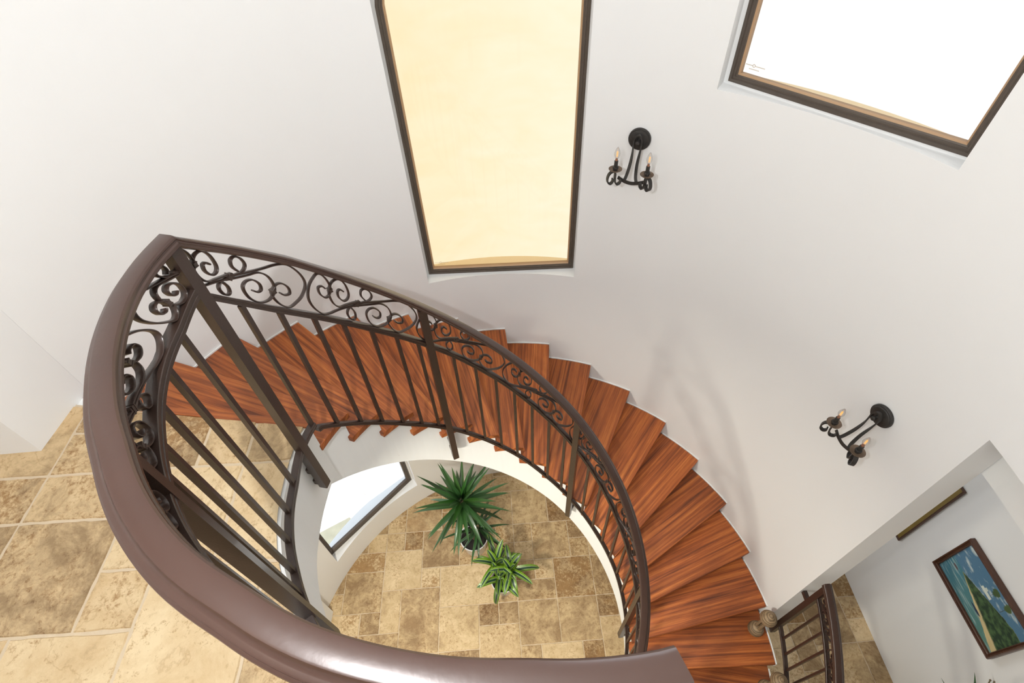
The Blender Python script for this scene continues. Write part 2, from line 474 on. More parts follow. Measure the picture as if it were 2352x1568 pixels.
# upper landing plan (edge of the well)
EDGE = [(158.5, .905), (160, .903), (168, .880), (178, .861), (187, .852), (198, .837), (205, .824), (215, .822), (240, .83), (270, .85), (300, .90)]
def edge_r(d): return smooth_tab(EDGE, d, 2.0)
WALL_L = [(-1.965, .60), (-1.977, .264), (-3.2, .20)]     # flat return wall and pier corner

def nosing(kappa, r):
    """point on nosing line kappa at fraction: r from RI..RO by straight line"""
    th_o = T0 - kappa*DT; th_i = th_o + OFF
    a = pol(RI, th_i); b = pol(RO, th_o)
    t = (r-RI)/(RO-RI)
    return a + (b-a)*t

# landing slab
inner = [pol(edge_r(d), rad(d)) for d in [159.2, 162, 165, 168, 171, 174, 177, 180, 184, 188, 192, 196, 200, 205, 210, 216, 223, 231, 240, 250, 260, 270, 280, 290]]
n_in = nosing(-.19, .905); n_out = nosing(-.19, 2.02)
outline = [n_out, n_in] + inner[1:] + [Vector((.45, -3.2, 0)), Vector((-3.3, -3.2, 0)), Vector((-3.3, .62, 0)), Vector((-2.06, .62, 0))]
bm = bmesh.new(); prism(bm, [(p.x, p.y) for p in outline], -.45, -.010)
land = obj('floor_landing', bm, [M_trimw], None, kind='structure')
# tiles of the landing, trimmed to the outline
fixedU = [(0, 0, 2, 2), (2, 0, 3, 1), (2, 1, 4, 3), (0, 2, 2, 3), (-2, 2, 0, 3), (-2, 0, 0, 2), (-1, -2, 1, 0), (1, -2, 3, 0), (3, -2, 5, 1), (-2, 3, 0, 5), (0, 3, 1, 4),
          (1, 3, 3, 5), (3, 3, 4, 5), (4, 1, 6, 3), (4, 3, 6, 4)]
tu = fill_tiles(fixedU, -8, 11, -13, 6, random.Random(12))
tintU = {(0, 0, 2, 2): (.12, .1, .35), (2, 0, 3, 1): (.7, .5, .3), (-1, -2, 1, 0): (.85, .1, .4), (1, -2, 3, 0): (.9, .1, .3), (3, -2, 5, 1): (.95, .05, .2),
         (2, 1, 4, 3): (.9, .05, .2), (0, 2, 2, 3): (.6, .2, .5), (4, 1, 6, 3): (.85, .2, .1), (1, 3, 3, 5): (.35, .2, .8), (0, 3, 1, 4): (.6, .2, .6), (-2, 2, 0, 3): (.5, .1, .7)}
bm = tiled_floor('t', tu, (-1.87, -.47), rad(1.0), .204, 0.0, M_trav_up, lambda x, y: True, 21, gap=.0055, tints=tintU)
# clip tiles against the landing outline (outside the well)
def inside_land(x, y):
    r = sqrt(x*x+y*y); d = degrees(atan2(y, x)) % 360
    if x < -3.25 or y < -3.1: return False
    a = n_in; b = n_out
    side = (b.x-a.x)*(y-a.y) - (b.y-a.y)*(x-a.x)
    return True
def clip_plane(bm, co, no):
    geom = bm.verts[:]+bm.edges[:]+bm.faces[:]
    bmesh.ops.bisect_plane(bm, geom=geom, plane_co=co, plane_no=no, clear_outer=True)
d = (n_out-n_in); no = Vector((-d.y, d.x, 0)).normalized()
if no.dot(Vector((-.8, -.5, 0))-n_in) > 0: no = -no
clip_plane(bm, n_in + no*(-.014), no)
clip_plane(bm, Vector((-3.25, 0, 0)), Vector((-1, 0, 0)))
clip_plane(bm, Vector((0, -3.1, 0)), Vector((0, -1, 0)))
# cut the stones along the rounded edge of the well, sector by sector
segs = [159.2, 164, 169, 174, 179, 184, 189, 194, 199, 204, 210, 217, 225, 234, 244, 255, 267, 280, 295]
for d0, d1 in zip(segs, segs[1:]):
    for dd in (d0, d1):
        pn = Vector((-sin(rad(dd)), cos(rad(dd)), 0))
        fs = [f for f in bm.faces if f.calc_center_median().length < 1.6]
        es = {e for f in fs for e in f.edges}; vs = {v for f in fs for v in f.verts}
        bmesh.ops.bisect_plane(bm, geom=list(vs)+list(es)+fs, plane_co=(0, 0, 0), plane_no=pn)
    a = pol(edge_r(d0)+.012, rad(d0)); b = pol(edge_r(d1)+.012, rad(d1))
    t = (b-a).normalized(); pn = Vector((-t.y, t.x, 0))
    if pn.dot(-a) < 0: pn = -pn
    def insec(f):
        c = f.calc_center_median(); q = degrees(atan2(c.y, c.x)) % 360
        return d0 < q < d1 and c.length < 1.6
    fs = [f for f in bm.faces if insec(f)]
    if not fs: continue
    es = {e for f in fs for e in f.edges}; vs = {v for f in fs for v in f.verts}
    bmesh.ops.bisect_plane(bm, geom=list(vs)+list(es)+fs, plane_co=a, plane_no=pn)
    dele = [f for f in bm.faces if insec(f) and (f.calc_center_median()-a).dot(pn) > 1e-5]
    bmesh.ops.delete(bm, geom=dele, context='FACES')
dele = []
for f in bm.faces:
    c = f.calc_center_median(); q = degrees(atan2(c.y, c.x)) % 360
    if (q < 159 and c.length < 2.6) or q > 295 or (q < 100): dele.append(f)
    elif c.y > .72: dele.append(f)
bmesh.ops.delete(bm, geom=dele, context='FACES')
o = obj('stone_tiles', bm, M_trav_up, land, 'raw')
bm = bmesh.new()
outline2 = [n_out, n_in] + [pol(edge_r(d)+.016, rad(d)) for d in [162, 168, 174, 180, 186, 192, 198, 205, 212, 220, 230, 240, 250, 260, 270, 280, 290]] + outline[len(inner)+1:]
prism(bm, [(p.x, p.y) for p in outline2], -.012, -.0055)
obj('grout_bed', bm, M_grout, land)

# ------------------------------------------------------------------ round wall with openings
W_HALF = .545
WINS = [dict(c=89.5, z0=-.65, z1=1.62, arch=1.115), dict(c=39.8, z0=.80, z1=2.9, arch=None), dict(c=137.0, z0=-3.41, z1=-1.75, arch=None)]

def curved_wall(th_a, th_b, z0, z1, holes, ends=True, top_cut=None):
    """th in degrees, descending order not needed; holes: (ta,tb,za,zb)"""
    ths = set([th_a, th_b]); n = int((th_b-th_a)/2.0)+1
    for i in range(n+1): ths.add(th_a + (th_b-th_a)*i/n)
    zs = set([z0, z1]); m = max(1, int((z1-z0)/.5))
    for i in range(m+1): zs.add(z0+(z1-z0)*i/m)
    for h in holes: ths.update(h[:2]); zs.update(h[2:])
    ths = sorted(ths); zs = sorted(zs)
    # drop near-duplicates
    def dd(L, e, keep):
        out = []
        for x in L:
            if out and x-out[-1] < e:
                if x in keep: out[-1] = x
                continue
            out.append(x)
        return out
    keep_t = {th_a, th_b} | {h[0] for h in holes} | {h[1] for h in holes}
    keep_z = {z0, z1} | {h[2] for h in holes} | {h[3] for h in holes}
    ths = dd(ths, .25, keep_t); zs = dd(zs, .02, keep_z)
    def hole(i, j):
        t = (ths[i]+ths[i+1])/2; z = (zs[j]+zs[j+1])/2
        return any(h[0] < t < h[1] and h[2] < z < h[3] for h in holes)
    bm = bmesh.new(); V = {}
    def v(i, j, s):
        if (i, j, s) not in V:
            V[(i, j, s)] = bm.verts.new(pol(RW if s == 0 else RX, rad(ths[i]), zs[j]))
        return V[(i, j, s)]
    I = len(ths)-1; J = len(zs)-1
    for i in range(I):
        for j in range(J):
            if hole(i, j): continue
            bm.faces.new((v(i, j, 0), v(i, j+1, 0), v(i+1, j+1, 0), v(i+1, j, 0)))
            bm.faces.new((v(i, j, 1), v(i+1, j, 1), v(i+1, j+1, 1), v(i, j+1, 1)))
            if i == 0 or hole(i-1, j): bm.faces.new((v(i, j, 0), v(i, j, 1), v(i, j+1, 1), v(i, j+1, 0)))
            if i == I-1 or hole(i+1, j): bm.faces.new((v(i+1, j, 0), v(i+1, j+1, 0), v(i+1, j+1, 1), v(i+1, j, 1)))
            if j == 0 or hole(i, j-1): bm.faces.new((v(i, j, 0), v(i+1, j, 0), v(i+1, j, 1), v(i, j, 1)))
            if j == J-1 or hole(i, j+1): bm.faces.new((v(i, j+1, 0), v(i, j+1, 1), v(i+1, j+1, 1), v(i+1, j+1, 0)))
    return bm

HA = 15.45
ZH = -.03
holesU = [(WINS[0]['c']-HA, WINS[0]['c']+HA, -.66, 2.0), (WINS[1]['c']-HA, WINS[1]['c']+HA, .785, 2.95)]
# lower storey + the part of the upper wall around the stairs is one continuous plastered wall
bm = curved_wall(3.1, 163.0, ZF, ZT, holesU + [(WINS[2]['c']-HA, WINS[2]['c']+HA, -3.425, -1.75)])
obj('wall_curved', bm, M_wall, None, 40, kind='structure')
bm = curved_wall(-80, 3.1, ZH, ZT, [])
obj('wall_right', bm, M_wall, None, 40, kind='structure')
bm = curved_wall(163.0, 215.0, ZF, -.45, [])
obj('wall_lower_left', bm, M_wall, None, 40, kind='structure')
# flat return wall at the left on the landing, running into a pier
bm = bmesh.new()
prism(bm, [(-1.951, .596), (-1.977, .264), (-3.3, .205), (-3.3, .80), (-2.20, .80), (-2.10, .66)], -.012, ZT)
obj('wall_left', bm, M_wall, None, kind='structure')
# east hall wall with the paintings, on the lower floor
bm = bmesh.new(); box(bm, 3.38, 3.50, -3.6, 1.8, ZF, ZT)
obj('wall_east', bm, M_wall, None, kind='structure')
bm = bmesh.new(); box(bm, 2.2, 3.5, 1.6, 1.75, ZF, ZT)
obj('wall_hall_end', bm, M_wall, None, kind='structure')
bm = bmesh.new(); box(bm, -3.3, 3.5, -3.65, -3.5, ZF, -.45)
obj('wall_south', bm, M_wall, None, kind='structure')
bm = bmesh.new(); box(bm, -3.4, -3.25, -3.65, -.5, ZF, -.45)
obj('wall_west', bm, M_wall, None, kind='structure')
bm = bmesh.new(); box(bm, -3.3, 3.5, -3.65, -3.5, -.16, ZT)
obj('wall_back', bm, M_wall, None, kind='structure')
bm = bmesh.new(); box(bm, -3.4, -3.25, -3.65, .25, -.16, ZT)
obj('wall_landing_west', bm, M_wall, None, kind='structure')
# ceiling over the hall (under the upper floor) and over the rotunda
bm = bmesh.new(); prism(bm, [(2.225*cos(rad(a)), 2.225*sin(rad(a))) for a in (3.1, 1, -4, -9, -14, -20, -26, -33, -40, -50, -60, -70, -80)] + [(.45, -3.5), (3.38, -3.5), (3.38, 1.6), (2.23, 1.6)], -.36, -.16)
obj('ceiling_hall', bm, M_trimw, None, kind='structure')
bm = bmesh.new(); prism(bm, [(-3.5, -3.7), (3.6, -3.7), (3.6, 1.9), (2.3, 1.9), (1.7, 2.45), (-1.7, 2.45), (-3.5, 1.2)], ZT, ZT+.15)
obj('ceiling', bm, M_trimw, None, kind='structure')
# white pier on the lower floor at the foot of the round wall
bm = bmesh.new(); box(bm, -2.45, -1.885, .30, .575, ZF, -3.20)
bmesh.ops.bevel(bm, geom=bm.edges[:], offset=.004, segments=1)
obj('trim_1', bm, M_trimw, None, kind='structure')

# ------------------------------------------------------------------ windows
def window(idx, w, mshade, sill_mat, mark=False):
    c = rad(w['c']); Nn = Vector((cos(c), sin(c), 0)); U = Vector((sin(c), -cos(c), 0))
    D = RW + .018
    root = empty('window_%d' % idx, Nn*D + Vector((0, 0, w['z0'])))
    root['kind'] = 'structure'
    Mi = Matrix.Translation(-root.location)
    def P(u, d, z): return Nn*d + U*u + Vector((0, 0, z)) - root.location
    z0, z1 = w['z0'], w['z1']
    def outline(ins):
        h = W_HALF - ins
        pts = [(-h, z0+ins), (h, z0+ins)]
        if w['arch']:
            pts += [(h, w['arch']), (h-.09, w['arch']+.5-ins), (-h+.09, w['arch']+.5-ins), (-h, w['arch'])]
        else:
            pts += [(h, z1-ins), (-h, z1-ins)]
        return pts
    def ring(bm, ins_d):
        """ins_d: closed section [(inset, depth)] swept round the outline"""
        rings = []
        base = [outline(i) for i, _ in ins_d]
        n = len(base[0])
        for k in range(n):
            rings.append([P(base[s][k][0], D+ins_d[s][1], base[s][k][1]) for s in range(len(ins_d))])
        sweep(bm, rings, closed=True)
    bm = bmesh.new()
    ring(bm, [(0, 0), (.016, -.004), (.018, .004), (.027, .004), (.029, .012), (.036, .014), (.036, .05), (0, .05)])
    obj('window_frame', bm, M_frame, root, kind='structure')
    bm = bmesh.new()
    rv = -.14 if idx == 1 else -.04
    ring(bm, [(rv, .006), (-.0006, .006), (-.0006, .048), (rv, .048)])
    obj('plaster_reveal', bm, M_wall, root, kind='structure')
    bm = bmesh.new()
    ring(bm, [(.0362, .014), (.043, .022), (.043, .045), (.0362, .045)])
    obj('glazing_bead', bm, M_bead if idx != 3 else M_frame, root, kind='structure')
    bm = bmesh.new()
    vs = [bm.verts.new(P(u, D+.030, z)) for u, z in outline(.041)]; bm.faces.new(vs)
    vs2 = [bm.verts.new(P(u, D+.036, z)) for u, z in outline(.041)]; bm.faces.new(vs2)
    obj('window_pane', bm, M_glass, root, 'raw', kind='structure')
    # outer sill of the thick wall, follows the round outside
    bm = bmesh.new()
    pts = []
    a1 = math.asin(W_HALF/RX)*1.02
    for i in range(13):
        t = -a1 + 2*a1*i/12
        pts.append((RX*sin(t), RX*cos(t)))
    zs = z0 + .012
    prof = [(W_HALF*1.02, D+.052)] + [(-W_HALF*1.02, D+.052)] + [(x, y) for x, y in pts]
    top = [P(u, d, zs) for u, d in prof]; bot = [P(u, d, zs-.06) for u, d in prof]
    a = [bm.verts.new(p) for p in top]; b = [bm.verts.new(p) for p in bot]
    bm.faces.new(a); bm.faces.new(b[::-1])
    for i in range(len(a)): bm.faces.new((a[i], b[i], b[(i+1) % len(a)], a[(i+1) % len(a)]))
    obj('outer_sill', bm, sill_mat, root, kind='structure')
    if mshade:
        bm = bmesh.new(); A = []; B = []
        for i in range(25):
            t = -a1*1.3 + 2.6*a1*i/24
            A.append(bm.verts.new(P((RX+.02)*sin(t), (RX+.02)*cos(t), z0-.35)))
            B.append(bm.verts.new(P((RX+.02)*sin(t), (RX+.02)*cos(t), z1+.35)))
        for i in range(24): bm.faces.new((A[i], A[i+1], B[i+1], B[i]))
        sh = obj('sun_shade', bm, mshade, root, 'raw', kind='structure')
    if mark:
        # small etched maker's stamp in the corner of the glass: two words and a ring over a short line
        bm = bmesh.new()
        def dash(u0, u1, z, h, m=7):
            k = 0; x = u0
            while x < u1:
                ww = .0045
                q = [bm.verts.new(P(a, D+.0285, b)) for a, b in ((x, z), (x+ww*.7, z), (x+ww*.7, z+h), (x, z+h))]
                bm.faces.new(q); x += ww
        ub = -W_HALF+.055; zb = z0+.085
        dash(ub, ub+.034, zb, .0035); dash(ub+.052, ub+.098, zb, .0035); dash(ub+.022, ub+.075, zb-.016, .0035)
        for i in range(12):
            t0, t1 = 2*pi*i/12, 2*pi*(i+1)/12
            q = [bm.verts.new(P(ub+.043+cos(t)*r, D+.0285, zb+.002+sin(t)*r)) for t, r in ((t0, .005), (t1, .005), (t1, .0075), (t0, .0075))]
            bm.faces.new(q)
        obj('glass_stamp', bm, plain('etched_stamp', (.45, .33, .18), .7), root, 'raw', kind='structure')
    return root
window(1, WINS[0], M_shade_cream, M_sill_lit, True)
window(2, WINS[1], M_shade_white, M_sill_lit, True)
window(3, WINS[2], None, M_sillblue)

# outside: bright terrace and a darker olive strip along the foot of the wall
bm = bmesh.new(); prism(bm, [(-14, 1.0), (-2.3, 1.0), (-2.0, 2.2), (-.2, 2.6), (3, 2.6), (3, 14), (-14, 14)], -4.55, -4.42)
obj('ground_outside', bm, M_white_out, None, kind='structure')
bm = bmesh.new(); prism(bm, [(-2.10, 1.83), (-2.9, 1.40), (-2.9, .6), (-2.25, .6), (-2.0, 1.3), (-1.85, 1.6)], -4.42, -4.38)
obj('trim_2', bm, M_olive_out, None, kind='structure')

# ------------------------------------------------------------------ staircase
stair = empty('spiral_staircase', pol(1.45, rad(80), ZF))
tag(stair, 'curved staircase of reddish wooden treads on a white plastered stringer', 'staircase')
SI = Matrix.Translation(-stair.location)

def zbot(kappa):
    ke = kappa + .70
    z = -.18*ke - .43 - max(0, ke-9)*.013
    return max(ZF+.01, min(-.45, z))
bm = bmesh.new()
RSI = .925
def line_pt(kap, r):
    """point on the shifted nosing line kap, r measured at the line ends"""
    return nosing(kap, r)
NS = 6
back = .030
for k in range(0, NST):
    # body under tread k lies between riser line k-1 and riser line k
    if k == 0: ka, kb = -.62, 0.0
    else: ka, kb = k-1.0, float(k)
    zt = -RISE*k - .043
    la = []; lb = []
    subs = 4
    cols = []
    for i in range(subs+1):
        kk = ka + (kb-ka)*i/subs
        # shift back behind the nosing a little
        pin = pol(RSI, T0 - kk*DT + OFF + back/RSI)
        pout = pol(RW-.004, T0 - kk*DT + back/RW)
        cols.append((pin, pout, zbot(kk)))
    top_i = [bm.verts.new((p.x, p.y, zt if k else -.012)) for p, _, _ in cols]
    top_o = [bm.verts.new((q.x, q.y, zt if k else -.012)) for _, q, _ in cols]
    bot_i = [bm.verts.new((p.x, p.y, z)) for p, _, z in cols]
    bot_o = [bm.verts.new((q.x, q.y, z)) for _, q, z in cols]
    for i in range(subs):
        bm.faces.new((top_i[i], top_i[i+1], top_o[i+1], top_o[i]))
        bm.faces.new((bot_i[i], bot_o[i], bot_o[i+1], bot_i[i+1]))
        bm.faces.new((top_i[i], bot_i[i], bot_i[i+1], top_i[i+1]))
        bm.faces.new((top_o[i], top_o[i+1], bot_o[i+1], bot_o[i]))
    bm.faces.new((top_i[0], top_o[0], bot_o[0], bot_i[0]))
    bm.faces.new((top_i[-1], bot_i[-1], bot_o[-1], top_o[-1]))
for v in bm.verts: v.co = SI @ v.co
o = obj('stringer', bm, M_trimw, stair)
tag(o, 'white plastered body and inner band under the treads')

def tread_bm(width_steps, th=.042):
    """tread 1 in the frame of step 0 (angle T0, z 0 = top)"""
    bm = bmesh.new(); uv = bm.loops.layers.uv.new('UVMap')
    n = 5
    fo = pol(RO, 0.0); fi = pol(RI, OFF)
    bo = pol(RO, DT*width_steps + .035/RO); bi = pol(RI, DT*width_steps + OFF + .040/RI)
    ring = []
    for i in range(n+1): ring.append(fi + (fo-fi)*i/n)
    for i in range(1, 4):
        a = (DT*width_steps+.035/RO)*i/4; ring.append(pol(RO, a))
    for i in range(n+1): ring.append(bo + (bi-bo)*i/n)
    for i in range(1, 4):
        a0 = DT*width_steps+OFF+.040/RI; ring.append(pol(RI, a0+(OFF-a0)*i/4))
    a = [bm.verts.new((p.x, p.y, 0)) for p in ring]; b = [bm.verts.new((p.x, p.y, -th)) for p in ring]
    bm.faces.new(a); bm.faces.new(b[::-1])
    m = len(a)
    for i in range(m): bm.faces.new((a[i], b[i], b[(i+1) % m], a[(i+1) % m]))
    bmesh.ops.recalc_face_normals(bm, faces=bm.faces)
    es = [e for e in bm.edges if len(e.link_faces) == 2 and abs(e.link_faces[0].normal.z - e.link_faces[1].normal.z) > .5]
    bmesh.ops.bevel(bm, geom=es, offset=.005, segments=2, profile=.5, affect='EDGES')
    dx = (fo-fi).normalized(); dy = Vector((-dx.y, dx.x, 0))
    for f in bm.faces:
        for l in f.loops:
            p = l.vert.co - fi
            l[uv].uv = (p.dot(dx), p.dot(dy) + (l.vert.co.z if abs(f.normal.z) < .5 else 0))
    return bm
proto = None
for k in range(1, NST):
    if proto is None:
        bmt = tread_bm(1.0)
        proto = obj('tread', bmt, M_wood, stair, 30)
        t = proto
    else:
        t = proto.copy(); COL.objects.link(t); t.parent = stair
    t.location = Vector((0, 0, -RISE*k)) - stair.location
    t.rotation_euler = (0, 0, T0 - k*DT)
bm = bmesh.new()
for k in range(1, NST):
    pts = []
    for i in range(5): pts.append(pol(2.030, T0 - k*DT + DT*i/4))
    for i in range(5): pts.append(pol(RW-.0015, T0 - (k-1)*DT - DT*i/4))
    prism(bm, [(p.x, p.y) for p in pts], -RISE*k-.06, -RISE*k+.006)
for v in bm.verts: v.co = SI @ v.co
obj('wall_string', bm, M_trimw, stair)
_ro = RO; RO = 1.93; bmt = tread_bm(.001); RO = _ro
t = obj('landing_nosing', bmt, M_wood, stair, 30)
t.location = Vector((0, 0, .002)) - stair.location; t.rotation_euler = (0, 0, T0 + .013)

# ------------------------------------------------------------------ guard railing
GR = [(-60, .852), (158, .852), (163, .847), (168, .838), (173, .822), (178, .808), (186.5, .802), (195, .794), (203, .786), (212, .784), (225, .786), (240, .79), (255, .80), (262, .805), (275, .822), (289, .87)]
def guard_r(d): return smooth_tab(GR, d, 1.5)
HR = [(-60, .855), (158, .855), (163, .848), (166, .843), (173, .842), (180, .836), (192, .817), (201, .803), (214, .790), (226, .794), (235, .796), (244, .795), (254, .808), (262.5, .817), (275.5, .834), (289.5, .874)]
def hr_r(d): return smooth_tab(HR, d, 1.5)
DK = degrees(DT); D0 = degrees(T0)
def deg_of(k): return D0 - k*DK
HW = [(-.25, 1.068), (.0, 1.078), (.94, 1.108), (1.85, 1.128), (3.2, 1.128), (10, 1.128), (12.3, 1.11), (13.6, 1.09), (15, 1.075), (25, 1.075)]
MW = [(-.2, .868), (1, .852), (3, .848), (5.4, .856), (7, .845), (8.6, .82), (10, .812), (11, .80), (12.7, .775), (16, .78), (25, .78)]
BW = [(.3, .075), (.6, .105), (1.7, .09), (3.2, .07), (5, .085), (7.6, .078), (8.6, .065), (10, .075), (11.5, .10), (13.2, .165), (14.5, .18), (25, .18)]
POSTS_K = [-.33, 4.76, 9.93, 15.05]
KEND = 19.4
ZHL, ZML, ZBL = 1.118, .952, .055    # landing levels of handrail / mid rail / bottom rail tops
def rail_z(kind, d):
    k = (D0-d)/DK
    if kind == 'hand': return ZHL if k < -.26 else lerp_tab(HW, k) - .18*k
    if kind == 'mid': return ZML if k < -.31 else lerp_tab(MW, k) - .18*k
    return ZBL if k < .44 else lerp_tab(BW, k) - .18*k

rail = empty('stair_railing', pol(.85, rad(60), -2.2))
tag(rail, 'brown wrought iron railing with scrollwork curving from the landing down the staircase', 'railing')
RI_M = Matrix.Translation(-rail.location)
def robj(name, bm, mat=None, parent=None, smooth=35):
    for v in bm.verts: v.co = RI_M @ v.co
    if parent is not None and parent is not rail:
        pass
    return obj(name, bm, mat or M_iron, parent or rail, smooth)

def path_rings(rf, zf, degs, prof):
    rings = []
    for d in degs:
        r = rf(d); z = zf(d); t = rad(d)
        er = Vector((cos(t), sin(t), 0))
        rings.append([er*(r+x) + Vector((0, 0, z+y)) for x, y in prof])
    return rings
def frange(a, b, st):
    n = max(1, int(abs(b-a)/st + .5)); return [a+(b-a)*i/n for i in range(n+1)]

PROF_H = [(-.033, -.036), (-.035, -.033), (-.035, -.024), (-.0315, -.020), (-.0315, -.014), (-.034, -.011), (-.0335, -.006), (-.030, -.0015), (-.024, 0), (.008, .0005),
          (.0115, -.001), (.0140, -.0065), (.0175, -.0115), (.0225, -.0145), (.0285, -.0155), (.0310, -.0175), (.0315, -.0225), (.0365, -.026), (.0375, -.030), (.0350, -.036), (.020, -.040), (-.020, -.040)]
degsA = frange(289.5, deg_of(-.26), 1.5)
degsB = frange(deg_of(-.26), deg_of(KEND), 1.5)
rings = path_rings(hr_r, lambda d: rail_z('hand', d), degsA[:-1], PROF_H)
bm = bmesh.new()
sweep(bm, path_rings(hr_r, lambda d: ZHL, degsA, PROF_H))
o = robj('handrail', bm, M_rail, smooth=32); tag(o, 'wide glossy brown cap rail along the landing')
bm = bmesh.new()
rs = path_rings(hr_r, lambda d: rail_z('hand', d) if d < degsB[0]-1e-6 else ZHL, degsB, [(x*.9, y) for x, y in PROF_H])
sweep(bm, rs)
o = robj('handrail', bm, M_rail, smooth=32); tag(o, 'brown cap rail running down the stairs')

def bar_prof(w, h):  # small channel section, top at 0
    return [(-w/2, -h), (-w/2, -h*.62), (-w/2+.002, -h*.58), (-w/2+.002, -h*.42), (-w/2, -h*.38), (-w/2, -.002), (-w/2+.002, 0), (w/2-.002, 0), (w/2, -.002), (w/2, -h)]
def make_bar(name, kind, d0, d1, w=.030, h=.022, zc=None):
    bm = bmesh.new()
    sweep(bm, path_rings(guard_r, lambda d: (rail_z(kind, d) if zc is None else zc), frange(d0, d1, 1.5), bar_prof(w, h)))
    return robj(name, bm)
P0 = 214.6
PEND = 286.5
DPOST = [PEND, 250.5, P0] + [deg_of(k) for k in POSTS_K] + [deg_of(KEND-.4)]
for a, b in zip(DPOST, DPOST[1:]):
    ha = 1.35; s = 1 if a > b else -1
    a2, b2 = a-ha, b+ha
    make_bar('mid_rail', 'mid', a2, b2, .034 if a > 165 else .030, .033)
    k_c = deg_of(.44)
    if a2 > k_c > b2:
        make_bar('bottom_rail', 'bot', a2, k_c, .028, .028, ZBL)
        make_bar('bottom_rail', 'bot', k_c-.01, b2, .026, .028)
    else:
        make_bar('bottom_rail', 'bot', a2, b2, .028 if a > 165 else .026, .028)

def upright(name, d, r, z0, z1, s, mat=None):
    t = rad(d); M = Matrix.Translation(pol(r, t, 0)) @ Matrix.Rotation(t, 4, 'Z')
    bm = bmesh.new(); box(bm, -s/2, s/2, -s/2, s/2, z0, z1, M)
    bmesh.ops.bevel(bm, geom=bm.edges[:], offset=min(.003, s*.12), segments=1)
    return robj(name, bm, mat)
for i, d in enumerate(DPOST):
    k = (D0-d)/DK
    if k < -.1: zb = -.285; zt = ZHL-.034
    else: zb = -.18*k - .285 + (.05 if k > 9 else 0); zt = rail_z('hand', d)-.036
    p = upright('post', d, guard_r(d), zb, zt, .038)
    # plate and bolts that tie the post to the slab face
    t = rad(d); re = (edge_r(d) if d > 160 else RSI)
    for zz in (zb+.03, zb+.13):
        bm = bmesh.new(); M = Matrix.Translation(pol(guard_r(d), t, zz)) @ Matrix.Rotation(t, 4, 'Z')
        box(bm, .015, re-guard_r(d)+.002, -.014, .014, -.016, .016, M)
        robj('bracket', bm)
# balusters
bal_k = [.376, 1.11, 1.83, 2.50, 3.17, 3.82, 4.41, 5.44, 6.12, 6.78, 7.43, 8.09, 8.77, 9.45, 10.62, 11.30, 11.96, 12.62, 13.28, 13.94, 14.55, 15.75, 16.42, 17.1, 17.78, 18.45]
bal_d = [178.0, 186.5, 194.9, 203.3, 209.6, 223.5, 232, 241, 259, 267.5, 276] + [deg_of(k) for k in bal_k]
for d in bal_d:
    upright('baluster', d, guard_r(d), rail_z('bot', d)-.004, rail_z('mid', d)-.030, .0165)

# scrolls: motif drawn in (step offset, height) around its middle clasp
A_ = [(-.05, .50), (.41, .667), (.75, .80), (1.06, .93), (1.30, .975), (1.49, .86), (1.52, .66), (1.34, .38), (1.10, .16), (.90, .03), (.74, .07), (.67, .22), (.73, .36), (.86, .50), (1.00, .555), (1.10, .49), (1.07, .36), (.94, .30), (.87, .33)]
B_ = [(-.12, .41), (.37, .60), (.62, .70), (.78, .66), (.82, .50), (.75, .33), (.56, .13), (.33, .02), (.17, .08), (.15, .28), (.26, .44), (.42, .52), (.53, .46), (.50, .33), (.40, .26), (.31, .28)]
C_ = [(-.13, .42), (.01, .50), (.18, .585), (.34, .68), (.45, .82), (.43, .93), (.33, .955), (.22, .87), (.18, .74), (.24, .66)]
def rot(P): return [(-x*.74, 1-y) for x, y in P]
def surf(d, v):
    zm = rail_z('mid', d); zh = rail_z('hand', d)-.038
    r = guard_r(d)*(1-v) + hr_r(d)*v
    return pol(r, rad(d), zm + (zh-zm)*v)
def strip(bm, P2, kc, w=.016, th=.0055, d_fn=None, clip=None, flip=False):
    pts3 = []
    V2 = [Vector((x, y, 0)) for x, y in P2]
    for q in catmull(V2, 5):
        d = d_fn(q.x) if d_fn else deg_of(kc + q.x)
        if clip and not (clip[1] < d < clip[0]):
            if pts3: break
            continue
        pts3.append((surf(d, max(.012, min(.99, q.y))), d))
    if len(pts3) < 4: return
    rings = []
    for i, (p, d) in enumerate(pts3):
        a = pts3[max(i-1, 0)][0]; b = pts3[min(i+1, len(pts3)-1)][0]
        t = (b-a).normalized(); er = Vector((cos(rad(d)), sin(rad(d)), 0))
        nb = t.cross(er).normalized(); er2 = nb.cross(t).normalized()
        rings.append([p + er2*(sx*w/2) + nb*(sy*th/2) for sx, sy in ((-1, -.5), (-1, .5), (-.75, 1), (.75, 1), (1, .5), (1, -.5), (.75, -1), (-.75, -1))])
    sweep(bm, rings)
def clasp(d, v, ang, name='clasp', parent=None, L=.022):
    p = surf(d, v); er = Vector((cos(rad(d)), sin(rad(d)), 0)); tt = Vector((sin(rad(d)), -cos(rad(d)), 0))
    up = (surf(d, v+.05) - p).normalized()
    x = (tt*cos(ang) + up*sin(ang)).normalized(); y = er; z = x.cross(y).normalized()
    M = Matrix(((x.x, y.x, z.x, p.x), (x.y, y.y, z.y, p.y), (x.z, y.z, z.z, p.z), (0, 0, 0, 1)))
    bm = bmesh.new()
    box(bm, -.007, .007, -.0105, .0105, -L/2, L/2, M)
    box(bm, -.0078, -.0048, -.0115, .0115, -L/2-.001, L/2+.001, M); box(bm, .0048, .0078, -.0115, .0115, -L/2-.001, L/2+.001, M)
    return robj(name, bm, None, parent)
